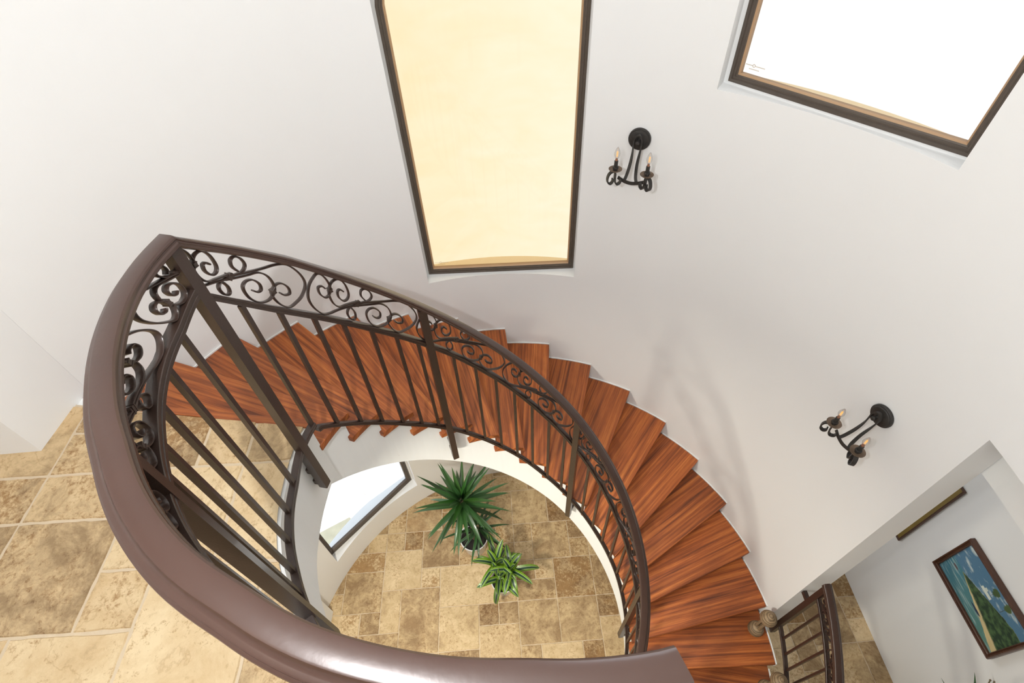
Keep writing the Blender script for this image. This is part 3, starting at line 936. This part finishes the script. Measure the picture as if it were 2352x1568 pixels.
def motif(kc, clip=None, d_fn=None, w=.016, mir=1):
    """two S bars and a short double curl, each a part of its own"""
    df = d_fn
    for L in (A_, ):
        full = rot(B_)[::-1] + A_ ; full2 = rot(A_)[::-1] + B_
    for F in (full, full2, rot(C_)[::-1] + C_[1:]):
        # split into the runs that lie between the posts
        bm = bmesh.new()
        if clip:
            runs = []; cur = []
            dense = catmull([Vector((x, y, 0)) for x, y in F], 5)
            for q in dense:
                d = df(q.x) if df else deg_of(kc+q.x)
                if clip[1] < d < clip[0]: cur.append((q.x, q.y))
                else:
                    if len(cur) > 4: runs.append(cur)
                    cur = []
            if len(cur) > 4: runs.append(cur)
            for r_ in runs: strip(bm, r_[::2] if len(r_) > 12 else r_, kc, w, d_fn=df)
        else: strip(bm, F, kc, w, d_fn=df)
        if len(bm.faces): robj('scroll', bm, None, None, 45)
        else: bm.free()
    for x, v, a in ((0, .5, .35), (.73, .34, 1.45), (-.54, .66, 1.45)):
        d = df(x) if df else deg_of(kc+x)
        if not clip or clip[1]+1.2 < d < clip[0]-1.2: clasp(d, v, a*mir, L=.018 if x == 0 else .013)
dp = [deg_of(k) for k in POSTS_K] + [deg_of(KEND-.4)]
for i in range(7):
    kc = .475 + 2.57*i
    d = deg_of(kc)
    for a, b in zip(dp, dp[1:]):
        lo, hi = b+1.0, a-1.0
        if deg_of(kc+1.55) < hi and deg_of(kc-1.2) > lo:
            motif(kc, (hi, lo))
# landing panels, mirrored pattern
for (a, b) in ((P0, deg_of(-.33)), (250.5, P0), (PEND, 250.5)):
    span = a-b
    sc = span/47.0
    motif(0, (a-1.3, b+1.3), d_fn=lambda x, b=b, sc=sc: b + sc*(1.5 + x*9.0), w=.020, mir=-1)
    motif(0, (a-1.3, b+1.3), d_fn=lambda x, b=b, sc=sc: b + sc*(33.8 + x*(9.0 if x > 0 else 16.6)), w=.020, mir=-1)

# ------------------------------------------------------------------ guard at the open side of the lower flight
guard = empty('lower_railing', pol(2.06, rad(-6), -2.9))
tag(guard, 'short dark iron railing with scrolls beyond the lowest visible treads, by the hallway opening', 'railing')
GI = Matrix.Translation(-guard.location)
RG = 2.065
def gobj(name, bm, mat=None, smooth=35):
    for v in bm.verts: v.co = GI @ v.co
    return obj(name, bm, mat or M_iron, guard, smooth)
GD0 = .9; GD1 = -40.0
def gz(d, h): # height above the slope line
    return -2.66 + (d-.3)*.0165 + h
def grings(d0, d1, h, prof):
    rings = []
    for d in frange(d0, d1, 1.5):
        t = rad(d); er = Vector((cos(t), sin(t), 0))
        rings.append([er*(RG+x)+Vector((0, 0, gz(d, h)+y)) for x, y in prof])
    return rings
bm = bmesh.new(); sweep(bm, grings(GD0+.6, GD1, .905, [(x*.9, y) for x, y in PROF_H])); gobj('handrail', bm, M_rail, 50)
bm = bmesh.new(); sweep(bm, grings(GD0, GD1, .735, bar_prof(.030, .022))); gobj('mid_rail', bm)
bm = bmesh.new(); sweep(bm, grings(GD0, GD1, .0, bar_prof(.030, .022))); gobj('bottom_rail', bm)
for d in (GD0, -19.5, GD1):
    t = rad(d); M = Matrix.Translation(pol(RG, t, 0)) @ Matrix.Rotation(t, 4, 'Z')
    bm = bmesh.new(); box(bm, -.019, .019, -.019, .019, gz(d, -.20), gz(d, .87), M); gobj('post', bm)
bm = bmesh.new(); M = Matrix.Translation(pol(RG, rad(GD0), gz(GD0, .56))) @ Matrix.Rotation(rad(GD0), 4, 'Z')
box(bm, -.013, .013, .01, .075, -.018, .018, M); gobj('bracket', bm)
for i in range(14):
    d = GD0 - 2.72*(i+1)
    if abs(d+19.5) < 1: continue
    t = rad(d); M = Matrix.Translation(pol(RG, t, 0)) @ Matrix.Rotation(t, 4, 'Z')
    bm = bmesh.new(); box(bm, -.0075, .0075, -.0075, .0075, gz(d, -.01), gz(d, .72), M); gobj('baluster', bm)
for c in (-2.5, -10.6, -18.0, -28):
    for F in (rot(B_)[::-1]+A_, rot(A_)[::-1]+B_, rot(C_)[::-1]+C_[1:]):
        bm = bmesh.new(); P3 = []
        for q in catmull([Vector((x, y, 0)) for x, y in F], 4):
            d = c - q.x*2.75
            if not (GD1+.6 < d < GD0-.6):
                continue
            P3.append((pol(RG, rad(d), gz(d, .737 + q.y*.128)), d))
        if len(P3) < 5: bm.free(); continue
        rings = []
        for i, (p, d) in enumerate(P3):
            a = P3[max(i-1, 0)][0]; b = P3[min(i+1, len(P3)-1)][0]
            t = (b-a)
            if t.length < 1e-6: continue
            t.normalize(); er = Vector((cos(rad(d)), sin(rad(d)), 0)); nb = t.cross(er).normalized()
            rings.append([p+er*sx*.007+nb*sy*.003 for sx, sy in ((-1, -1), (-1, 1), (1, 1), (1, -1))])
        sweep(bm, rings); gobj('scroll', bm)

# ------------------------------------------------------------------ wall sconces
def sconce_parts(root):
    # local frame: +X along the wall (to the right), +Z up, -Y out of the wall
    def O(u, out, z): return Vector((u, -out, z))
    def add(name, bm, mat, smooth=40, parent=root): return obj(name, bm, mat, parent, smooth)
    Rx = Matrix.Rotation(pi/2, 4, 'X')   # z axis -> -y (out of the wall)
    bm = bmesh.new(); lathe(bm, [(0, 0), (.062, 0), (.064, .003), (.064, .014), (.060, .019), (.056, .019), (.053, .025), (.050, .026), (.030, .028), (0, .029)], 36, Rx)
    add('back_plate', bm, M_black)
    bm = bmesh.new(); lathe(bm, [(0, .018), (.012, .02), (.013, .030), (.010, .040), (.0065, .045), (.011, .052), (.0135, .060), (.011, .068), (0, .072)], 16, Rx)
    bmt = add('knob', bm, M_black)
    # hairpin strap: up over the knob and down both sides, spreading to the cross bar
    pl = [O(-.030, .142, -.193), O(-.024, .125, -.17), O(-.019, .092, -.12), O(-.020, .062, -.07), O(-.023, .050, -.02), O(-.022, .047, .012), O(-.012, .047, .034), O(0, .047, .041),
          O(.012, .047, .034), O(.022, .047, .012), O(.023, .050, -.02), O(.020, .062, -.07), O(.021, .092, -.12), O(.030, .125, -.17), O(.042, .142, -.193)]
    P3 = catmull(pl, 5); rings = []
    for i, p in enumerate(P3):
        a = P3[max(i-1, 0)]; b = P3[min(i+1, len(P3)-1)]; t = (b-a).normalized()
        q = abs(2*i/(len(P3)-1) - 1); q = min(1, max(0, (q-.35)/.5))*pi/2*.85
        y = Vector((sin(q), -cos(q), 0)); nb = t.cross(y).normalized(); y2 = nb.cross(t).normalized()
        w = .0085; th = .0036
        rings.append([p+y2*w+nb*th, p-y2*w+nb*th, p-y2*w-nb*th, p+y2*w-nb*th])
    bm = bmesh.new(); sweep(bm, rings); add('strap', bm, M_black)
    def band(pts, w=.0095, th=.0035, ax=Vector((0, 0, 1))):
        P3 = catmull(pts, 6); rings = []
        for i, p in enumerate(P3):
            a = P3[max(i-1, 0)]; b = P3[min(i+1, len(P3)-1)]; t = (b-a).normalized()
            z = ax if not callable(ax) else ax(i/len(P3))
            nb = t.cross(z)
            nb = nb.normalized() if nb.length > 1e-4 else Vector((0, 1, 0))
            z2 = nb.cross(t).normalized()
            rings.append([p+z2*w+nb*th, p-z2*w+nb*th, p-z2*w-nb*th, p+z2*w-nb*th])
        bm = bmesh.new(); sweep(bm, rings); return bm
    add('cross_bar', band([O(-.070, .135, -.183), O(-.035, .145, -.193), O(.008, .150, -.198), O(.050, .145, -.193), O(.088, .135, -.183)]), M_black)
    for s, uc in ((-1, -.082), (1, .098)):
        # s-shaped scroll foot that carries the pan, turned outwards
        dirv = Vector((s*.80, -.60, 0)).normalized()
        side = Vector((-dirv.y, dirv.x, 0))
        c = O(uc, .175, -.153)
        def Q(a, z): return c + dirv*a + Vector((0, 0, z))
        add('scroll_foot', band([Q(-.042, -.030), Q(-.036, -.052), Q(-.018, -.058), Q(-.006, -.040), Q(-.003, -.010), Q(-.001, .018), Q(.014, .028), Q(.034, .016), Q(.043, -.012),
                                 Q(.038, -.038), Q(.022, -.048), Q(.010, -.036), Q(.010, -.018)], .0105, .0035, side), M_black)
        T = Matrix.Translation(O(uc, .175, -.123))
        bm = bmesh.new(); lathe(bm, [(0, 0), (.012, 0), (.028, .004), (.038, .011), (.0385, .013), (.034, .010), (.016, .005), (0, .005)], 28, T); add('drip_pan', bm, M_pan)
        bm = bmesh.new(); lathe(bm, [(0, .004), (.013, .004), (.013, .016), (.017, .018), (.0175, .022), (.016, .026), (.011, .027), (.011, .062), (.009, .064), (0, .064)], 20, T); add('candle_sleeve', bm, M_black)
        bm = bmesh.new(); lathe(bm, [(0, .064), (.0075, .064), (.0075, .074), (0, .074)], 14, T); add('bulb_cap', bm, plain('copper_cap', (.45, .22, .14), .35, .8))
        bm = bmesh.new(); lathe(bm, [(.0072, .074), (.012, .084), (.0165, .098), (.0165, .108), (.0125, .124), (.006, .138), (.0015, .144), (0, .145)], 20, T)
        bl = add('bulb', bm, M_bulb)
        bm = bmesh.new()
        for q in range(3):
            a = 2*pi*q/3
            tube(bm, [T @ Vector((.0035*cos(a), .0035*sin(a), .085)), T @ Vector((.0035*cos(a), .0035*sin(a), .118))], .0014, 6)
        add('filament', bm, M_fil, parent=bl)
m, nt, b = newmat('bulb_glass'); M_bulb = m
out = nt.nodes['Material Output']
tr = N(nt, 'ShaderNodeBsdfTransparent', Color=(.93, .93, .93, 1)); gl = N(nt, 'ShaderNodeBsdfGlossy', Roughness=.05)
lw = N(nt, 'ShaderNodeLayerWeight', Blend=.35); mxs = nt.nodes.new('ShaderNodeMixShader')
nt.links.new(lw.outputs['Facing'], mxs.inputs[0]); nt.links.new(tr.outputs[0], mxs.inputs[1]); nt.links.new(gl.outputs[0], mxs.inputs[2]); nt.links.new(mxs.outputs[0], out.inputs['Surface'])
m, nt, b = newmat('led_filament'); M_fil = m
b.inputs['Base Color'].default_value = (.9, .5, .12, 1); b.inputs['Emission Color'].default_value = (1, .5, .10, 1); b.inputs['Emission Strength'].default_value = .7

for (th, z, lab) in ((65.0, .46, 'black iron two-candle wall sconce between the two upper windows'), (13.8, -.41, 'black iron two-candle wall sconce above the hallway opening, nearest the right edge')):
    t = rad(th)
    root = empty('wall_sconce', pol(RW-.001, t, z), t - pi/2)
    tag(root, lab, 'wall lamp', 'candle sconces on the round wall')
    sconce_parts(root)

# ------------------------------------------------------------------ turned candle holders on the lower treads
def holder(loc, lab):
    root = empty('candle_holder', loc)
    tag(root, lab, 'candle holder', 'turned candle holders on the treads')
    bm = bmesh.new(); lathe(bm, [(0, 0), (.060, 0), (.061, .010), (.056, .016), (.058, .022), (.054, .034), (.048, .040), (.050, .046), (.040, .056), (.022, .062), (0, .062)], 32)
    obj('base', bm, M_turned, root, 50)
    for i in range(3):
        a = 2*pi*i/3 + .4
        bm = bmesh.new(); T = Matrix.Translation((.019*cos(a), .019*sin(a), 0)); lathe(bm, [(0, .055), (.012, .055), (.013, .09), (.010, .14), (.013, .19), (.012, .222), (0, .222)], 14, T)
        obj('spindle', bm, M_turned, root, 50)
    bm = bmesh.new(); lathe(bm, [(0, .215), (.030, .218), (.056, .226), (.062, .236), (.059, .246), (.061, .252), (.055, .264), (.050, .268), (.048, .276), (.036, .284), (.030, .286), (.026, .292), (.020, .296), (.014, .304), (0, .306)], 32)
    obj('cap', bm, M_turned, root, 50)
    for c in root.children: c.scale = (1, 1, 1.33)
holder((1.945, .049, -2.879), 'greyish turned wooden candle holder on the tread beside the end of the lower railing')
holder((1.945, -.335, -3.059), 'greyish turned wooden candle holder cut off by the bottom edge of the picture')

# ------------------------------------------------------------------ pictures on the east wall
def mat_painting():
    m, nt, b = newmat('seascape_paint')
    uv = nt.nodes.new('ShaderNodeUVMap'); sx = nt.nodes.new('ShaderNodeSeparateXYZ'); nt.links.new(uv.outputs[0], sx.inputs[0])
    U, V = sx.outputs['X'], sx.outputs['Y']
    def math(op, a, b_=None, c=None, clamp=False):
        n = nt.nodes.new('ShaderNodeMath'); n.operation = op; n.use_clamp = clamp
        for i, x in enumerate((a, b_, c)):
            if x is None: continue
            if isinstance(x, (int, float)): n.inputs[i].default_value = x
            else: nt.links.new(x, n.inputs[i])
        return n.outputs[0]
    def noise(sc, sx_=1, sy_=1, det=4):
        mp = N(nt, 'ShaderNodeMapping'); mp.inputs['Scale'].default_value = (sx_, sy_, 1); nt.links.new(uv.outputs[0], mp.inputs['Vector'])
        n = N(nt, 'ShaderNodeTexNoise', Scale=sc, Detail=float(det)); nt.links.new(mp.outputs[0], n.inputs['Vector']); return n.outputs['Fac']
    def mix(f, a, b_):
        n = N(nt, 'ShaderNodeMix', _data_type='RGBA')
        nt.links.new(f, n.inputs[0]) if not isinstance(f, float) else None
        for i, x in ((6, a), (7, b_)):
            if isinstance(x, tuple): n.inputs[i].default_value = (*x, 1)
            else: nt.links.new(x, n.inputs[i])
        return n.outputs[2]
    def step(x, e=.01): # x>0
        return math('MULTIPLY_ADD', x, 1/e, .5, clamp=True)
    n1 = noise(3, 3, 1); n2 = noise(14); n3 = noise(5, 1, 3)
    sky = mix(step(math('SUBTRACT', noise(3.2, 1.6, 2.6), .60), .14), (.07, .17, .27), (.50, .58, .58))
    sea = mix(step(math('SUBTRACT', noise(7, .5, 3.5), .58), .16), mix(U, (.04, .17, .24), (.10, .22, .17)), (.30, .42, .42))
    wob = math('MULTIPLY_ADD', n2, .05, -.025)
    Vw = math('ADD', V, wob)
    # horizon at .56 ; sea below
    f = mix(step(math('SUBTRACT', Vw, .47)), sea, sky)
    # beach strip descending to the lower right
    beach_edge = math('MULTIPLY_ADD', U, -.50, .54)
    beach = step(math('SUBTRACT', Vw, beach_edge))
    land_top = math('ADD', math('MULTIPLY', math('SUBTRACT', U, .22), .46), .46)
    land_top = math('MINIMUM', land_top, .76)
    landm = math('MULTIPLY', beach, step(math('SUBTRACT', land_top, Vw)))
    f = mix(landm, f, mix(n3, (.50, .40, .18), (.62, .52, .30)))
    bush_low = math('MULTIPLY_ADD', U, -.32, .50)
    bush = math('MULTIPLY', landm, step(math('SUBTRACT', Vw, bush_low), .03))
    f = mix(bush, f, mix(step(math('SUBTRACT', n2, .52), .2), (.012, .035, .018), (.06, .12, .045)))
    def rect(u0, u1, v0, v1, col, f, e=.006):
        q = math('MULTIPLY', math('MULTIPLY', step(math('SUBTRACT', U, u0), e), step(math('SUBTRACT', u1, U), e)),
                 math('MULTIPLY', step(math('SUBTRACT', V, v0), e), step(math('SUBTRACT', v1, V), e)))
        return mix(q, f, col)
    def disc(u, v, ru, rv, col, f, e=.5):
        q = math('SUBTRACT', 1.0, math('ADD', math('POWER', math('DIVIDE', math('SUBTRACT', Vw if 0 else U, u), ru), 2.0), math('POWER', math('DIVIDE', math('SUBTRACT', V, v), rv), 2.0)))
        return mix(step(math('ADD', q, math('MULTIPLY_ADD', n2, 2.4, -1.3)), e), f, col)
    f = rect(.40, .55, .64, .70, (.62, .66, .58), f); f = rect(.43, .47, .70, .74, (.55, .60, .52), f)
    f = rect(.512, .516, .72, .84, (.05, .05, .03), f); f = disc(.52, .86, .045, .07, (.05, .09, .03), f)
    f = rect(.685, .690, .70, .88, (.05, .05, .03), f); f = disc(.69, .90, .05, .07, (.06, .10, .03), f)
    f = disc(.11, .36, .045, .02, (.10, .05, .05), f); f = disc(.56, .24, .10, .022, (.015, .03, .07), f)
    nt.links.new(f, b.inputs['Base Color']); b.inputs['Roughness'].default_value = .55
    bp = N(nt, 'ShaderNodeBump', Strength=.3, Distance=.002); nt.links.new(n2, bp.inputs['Height']); nt.links.new(bp.outputs['Normal'], b.inputs['Normal'])
    return m
M_paint = mat_painting()
def framed(name, lab, cat, y0, y1, z0, z1, fw, depth, mcanvas, canvas_name, X=3.38):
    """hangs on the wall plane x = X, y0 > y1 (y0 is the picture's left)"""
    root = empty(name, (X, (y0+y1)/2, z0)); tag(root, lab, cat)
    def L(x, y, z): return Vector((x, y, z)) - root.location
    sec = [(0, 0), (0, depth*.75), (fw*.18, depth), (fw*.35, depth*.92), (fw*.45, depth*.70), (fw*.62, depth*.66), (fw*.75, depth*.80), (fw*.92, depth*.7), (fw, depth*.45), (fw, 0)]
    rings = []
    for (sy, sz) in ((0, 0), (1, 0), (1, 1), (0, 1)):
        r = []
        for i, dd in sec:
            yy = (y0 - i) if sy == 0 else (y1 + i); zz = (z0 + i) if sz == 0 else (z1 - i)
            r.append(L(X-.004-dd, yy, zz))
        rings.append(r)
    bm = bmesh.new(); sweep(bm, rings, closed=True)
    obj('frame', bm, M_pframe, root)
    bm = bmesh.new(); uvl = bm.loops.layers.uv.new('UVMap')
    xs = X-.004-depth*.40
    vs = [bm.verts.new(L(xs, a, c)) for a, c in ((y0-fw*.9, z0+fw*.9), (y1+fw*.9, z0+fw*.9), (y1+fw*.9, z1-fw*.9), (y0-fw*.9, z1-fw*.9))]
    fc = bm.faces.new(vs)
    for l, q in zip(fc.loops, ((0, 0), (1, 0), (1, 1), (0, 1))): l[uvl].uv = q
    g = bmesh.ops.extrude_face_region(bm, geom=[fc])
    for v in [e for e in g['geom'] if isinstance(e, bmesh.types.BMVert)]: v.co.x += .008
    obj(canvas_name, bm, mcanvas, root, 'raw')
    return root
framed('framed_painting', 'oil painting of a tropical beach and sea in a dark wooden frame', 'painting', .378, -.300, -2.455, -1.972, .034, .045, M_paint, 'canvas')
framed('wall_picture', 'narrow dark framed ochre panel half hidden behind the edge of the round wall', 'picture', 1.02, .648, -2.74, -1.80, .016, .018, M_goldp, 'panel')

# ------------------------------------------------------------------ plants
def leaf(bm, uvl, tl_, base, dirv, L, w, droop, lift, rng, tint, fold=.25, segs=9, blunt=False):
    """one long leaf: starts along dirv (with lift) and bends down"""
    h = Vector((dirv.x, dirv.y, 0)).normalized()
    side = Vector((-h.y, h.x, 0))
    P = base.copy(); ang = lift
    rows = []
    ds = L/segs; tw = rng.uniform(-.25, .25)
    for i in range(segs+1):
        s = i/segs
        if blunt: ww = w*min(1, (s*5+.35))*(max(0.0, 1-s**5))**.8
        else: ww = w*(.45+.55*min(1, s*4))*max(0.0, (1-s**1.9))
        ww = max(ww, .0006)
        t = h*cos(ang) + Vector((0, 0, sin(ang)))
        nrm = (h*(-sin(ang)) + Vector((0, 0, cos(ang))))
        sd = (side*cos(tw*s) + nrm*sin(tw*s))
        rows.append((P - sd*ww/2 + nrm*ww*fold*.5, P - sd*ww/4 + nrm*ww*fold*.18, P.copy(), P + sd*ww/4 + nrm*ww*fold*.18, P + sd*ww/2 + nrm*ww*fold*.5, s))
        P = P + t*ds
        ang -= droop/segs*(.5+1.0*s)
    V = [[bm.verts.new(q) for q in r[:5]] for r in rows]
    for i in range(segs):
        for j in range(4):
            f = bm.faces.new((V[i][j], V[i][j+1], V[i+1][j+1], V[i+1][j])); f.smooth = True
            for l, (uu, vv) in zip(f.loops, ((rows[i][5], j/4), (rows[i][5], (j+1)/4), (rows[i+1][5], (j+1)/4), (rows[i+1][5], j/4))):
                l[uvl].uv = (uu, vv); l[tl_] = (*tint, 1)

def pot(root, r, h):
    bm = bmesh.new()
    lathe(bm, [(0, 0), (r*.72, 0), (r*.75, .01), (r*.97, h*.92), (r*1.0, h*.94), (r*1.0, h), (r*.94, h), (r*.92, h*.93), (r*.90, h*.86), (0, h*.86)], 40)
    obj('pot', bm, M_pot, root, 40)
    bm = bmesh.new(); lathe(bm, [(0, h*.9), (r*.5, h*.905), (r*.905, h*.885), (r*.905, h*.87), (0, h*.865)], 30)
    obj('soil', bm, M_soil, root, 40)

def from_px(dx, dy):
    """picture direction on the floor (right, up) to a plan direction"""
    return Vector((dx, dy, 0)).normalized()

yu = empty('potted_yucca', (-.435, 1.165, ZF)); yu.rotation_euler = (0, 0, 0)
tag(yu, 'tall spiky dark green plant in a white pot on the lower stone floor', 'plant')
pot(yu, .15, .27)
crown = Vector((-.045, .035, 1.10)); crown2 = Vector((.07, -.03, .62))
bm = bmesh.new()
tube(bm, catmull([Vector((0, 0, .22)), Vector((.01, .0, .55)), Vector((-.03, .03, .85)), crown], 5), [.022-.0004*i for i in range(16)], 10)
obj('stem', bm, M_stem, yu, 60)
bm = bmesh.new(); tube(bm, catmull([Vector((.03, -.02, .22)), Vector((.06, -.03, .42)), crown2], 5), .016, 10); obj('stem', bm, M_stem, yu, 60)
rng = random.Random(3)
bm = bmesh.new(); uvl = bm.loops.layers.uv.new('UVMap'); tly = bm.loops.layers.color.new('tint')
GA = 2.39996
for i in range(50):
    s = i/49
    a = i*GA + rng.uniform(-.2, .2)
    lift = rad(82 - 100*s**.8 + rng.uniform(-7, 7)); L = .30 + .17*min(1, s*2.2) + rng.uniform(-.04, .04)
    g = rng.uniform(.7, 1.25); y = max(0, 1-s*2.4)
    tint = (g*(1+1.6*y*rng.random()), g*(1+.8*y), g*(.9))
    leaf(bm, uvl, tly, crown + Vector((cos(a)*.012, sin(a)*.012, -.16*s)), Vector((cos(a), sin(a), 0)), L, .054+.008*rng.random(), rad(14+26*s), lift, rng, tint)
obj('foliage', bm, M_yucca, yu, 'raw')
bm = bmesh.new(); uvl = bm.loops.layers.uv.new('UVMap'); tly = bm.loops.layers.color.new('tint')
for i in range(30):
    s = i/29; a = i*GA + rng.uniform(-.3, .3)
    leaf(bm, uvl, tly, crown2 + Vector((cos(a)*.01, sin(a)*.01, -.12*s)), Vector((cos(a), sin(a), 0)), .26+.16*rng.random(), .034, rad(30+25*s), rad(70-95*s+rng.uniform(-8, 8)), rng, (rng.uniform(.6, 1.1),)*3)
obj('foliage', bm, M_yucca, yu, 'raw')

dr = empty('potted_dracaena', (-.135, .735, ZF))
tag(dr, 'small plant with yellow-green striped leaves in a white pot beside the tall spiky one', 'plant')
pot(dr, .125, .22)
for (cx, cy, cz, n, seed, Lm) in ((-.06, .075, .50, 12, 4, .27), (.08, .01, .50, 12, 9, .26), (-.03, -.03, .42, 8, 15, .26)):
    rng = random.Random(seed)
    bm = bmesh.new(); tube(bm, catmull([Vector((cx*.3, cy*.3, .18)), Vector((cx*.8, cy*.8, .34)), Vector((cx, cy, cz))], 4), .008, 8)
    obj('stem', bm, plain('green_stem', (.14, .25, .03), .6), dr, 60)
    bm = bmesh.new(); uvl = bm.loops.layers.uv.new('UVMap'); tly = bm.loops.layers.color.new('tint')
    for i in range(n):
        s = i/(n-1); a = i*GA + rng.uniform(-.25, .25)
        g = rng.uniform(.75, 1.15)
        leaf(bm, uvl, tly, Vector((cx+cos(a)*.008, cy+sin(a)*.008, cz-.10*s)), Vector((cos(a), sin(a), 0)), (Lm*(.55+.5*min(1, s*2.5)))*rng.uniform(.85, 1.15), .062, rad(45+55*s), rad(78-70*s+rng.uniform(-8, 8)), rng, (g, g, g), fold=.3, blunt=True)
    obj('foliage', bm, M_drac, dr, 'raw')

# sprigs at the lower right edge, tips of a tall plant standing in the hall
sp = empty('potted_plant', (3.12, -.62, ZF))
tag(sp, 'tips of a tall plant rising into the picture below the beach painting', 'plant')
pot(sp, .13, .28)
bm = bmesh.new()
tube(bm, catmull([Vector((0, 0, .24)), Vector((.02, .05, .9)), Vector((.03, .12, 1.35)), Vector((-.02, .155, 1.60))], 5), [.008-.0004*i for i in range(16)], 8)
tube(bm, catmull([Vector((0, 0, .24)), Vector((.0, .06, .8)), Vector((.02, .10, 1.30)), Vector((-.01, .17, 1.56))], 5), .004, 8)
for q in ((-.02, .155, 1.60), (-.01, .14, 1.55), (-.01, .17, 1.56)):
    bmesh.ops.create_icosphere(bm, subdivisions=1, radius=.007, matrix=Matrix.Translation(q))
obj('stem', bm, M_stem, sp, 60)
bm = bmesh.new(); uvl = bm.loops.layers.uv.new('UVMap'); tly = bm.loops.layers.color.new('tint'); rng = random.Random(2)
for i in range(14):
    a = i*GA; leaf(bm, uvl, tly, Vector((.01, .05, .75+.04*i)), Vector((cos(a), sin(a), 0)), .26, .03, rad(40), rad(50), rng, (1, 1, 1))
obj('foliage', bm, M_yucca, sp, 'raw')

# ------------------------------------------------------------------ light
wd = bpy.data.worlds.new('World'); S.world = wd; wd.use_nodes = True
bg = wd.node_tree.nodes['Background']; bg.inputs[0].default_value = (.93, .96, 1.0, 1); bg.inputs[1].default_value = 1.6

def area(name, loc, target, size, power, col, shape='DISK', sy=None):
    l = bpy.data.lights.new(name, 'AREA'); l.shape = shape; l.size = size; l.energy = power; l.color = col
    if sy: l.size_y = sy
    o = bpy.data.objects.new(name, l); COL.objects.link(o); o.location = loc
    o.rotation_euler = (Vector(target)-Vector(loc)).to_track_quat('-Z', 'Y').to_euler()
    return o
area('ceiling_fill', (-.6, -1.2, 3.36), (0, 0, 0), .8, 5, (.95, .98, 1.0))  # added soft fill from high up, no lamp fitting there
area('rotunda_fill', (.7, .9, 3.36), (1.2, .6, 0), .8, 12, (.80, .91, 1.0))  # bluish fill added to lift the right-hand walls
area('landing_fill', (-2.2, -1.6, 3.3), (-1.9, -.6, 0), 1.0, 4, (1, .82, .62))  # added warm fill for the landing and the left wall
ll = area('lower_fill', (-.98, -.80, -.52), (-.05, -.35, -3.8), .34, 64, (1, .95, .82)); ll.data.spread = rad(145)  # unseen fill added below the landing slab to brighten the lower floor
fl_ = bpy.data.lights.new('camera_flash', 'POINT'); fl_.energy = 112; fl_.shadow_soft_size = .02; fl_.color = (.98, .99, 1.0)  # unseen flash left of the camera, inferred from the sconce shadows
fo_ = bpy.data.objects.new('camera_flash', fl_); COL.objects.link(fo_); fo_.location = (-.42, -.94, 2.13)
sn = bpy.data.lights.new('sun', 'SUN'); sn.energy = 6; sn.angle = rad(1); sn.color = (1, 1, 1)
so = bpy.data.objects.new('sun', sn); COL.objects.link(so)
so.rotation_euler = Vector((-.45, -.35, -.85)).to_track_quat('-Z', 'Y').to_euler()

# ------------------------------------------------------------------ camera
cam = bpy.data.cameras.new('Camera'); co = bpy.data.objects.new('Camera', cam); COL.objects.link(co)
cam.sensor_width = 36; cam.lens = 1185.9497/2352*36; cam.clip_start = .02
r = Vector((.99876182, -.03521169, -.03514192)); u = Vector((.04966988, .74528383, .66489467)); f = Vector((-.00277864, .66581691, -.74610999))
b_ = -f
M = Matrix(((r.x, u.x, b_.x, .0854527438), (r.y, u.y, b_.y, -.941603135), (r.z, u.z, b_.z, 1.90841174), (0, 0, 0, 1)))
co.matrix_world = M
S.camera = co
S.view_settings.view_transform = 'Standard'
S.view_settings.look = 'None'
S.view_settings.gamma = 1.0
S.view_settings.exposure = 0.08
S.view_settings.use_curve_mapping = False
S.cycles.use_denoising = True
S.cycles.max_bounces = 10
S.cycles.diffuse_bounces = 6
S.cycles.transparent_max_bounces = 16
S.cycles.sample_clamp_indirect = 6.0
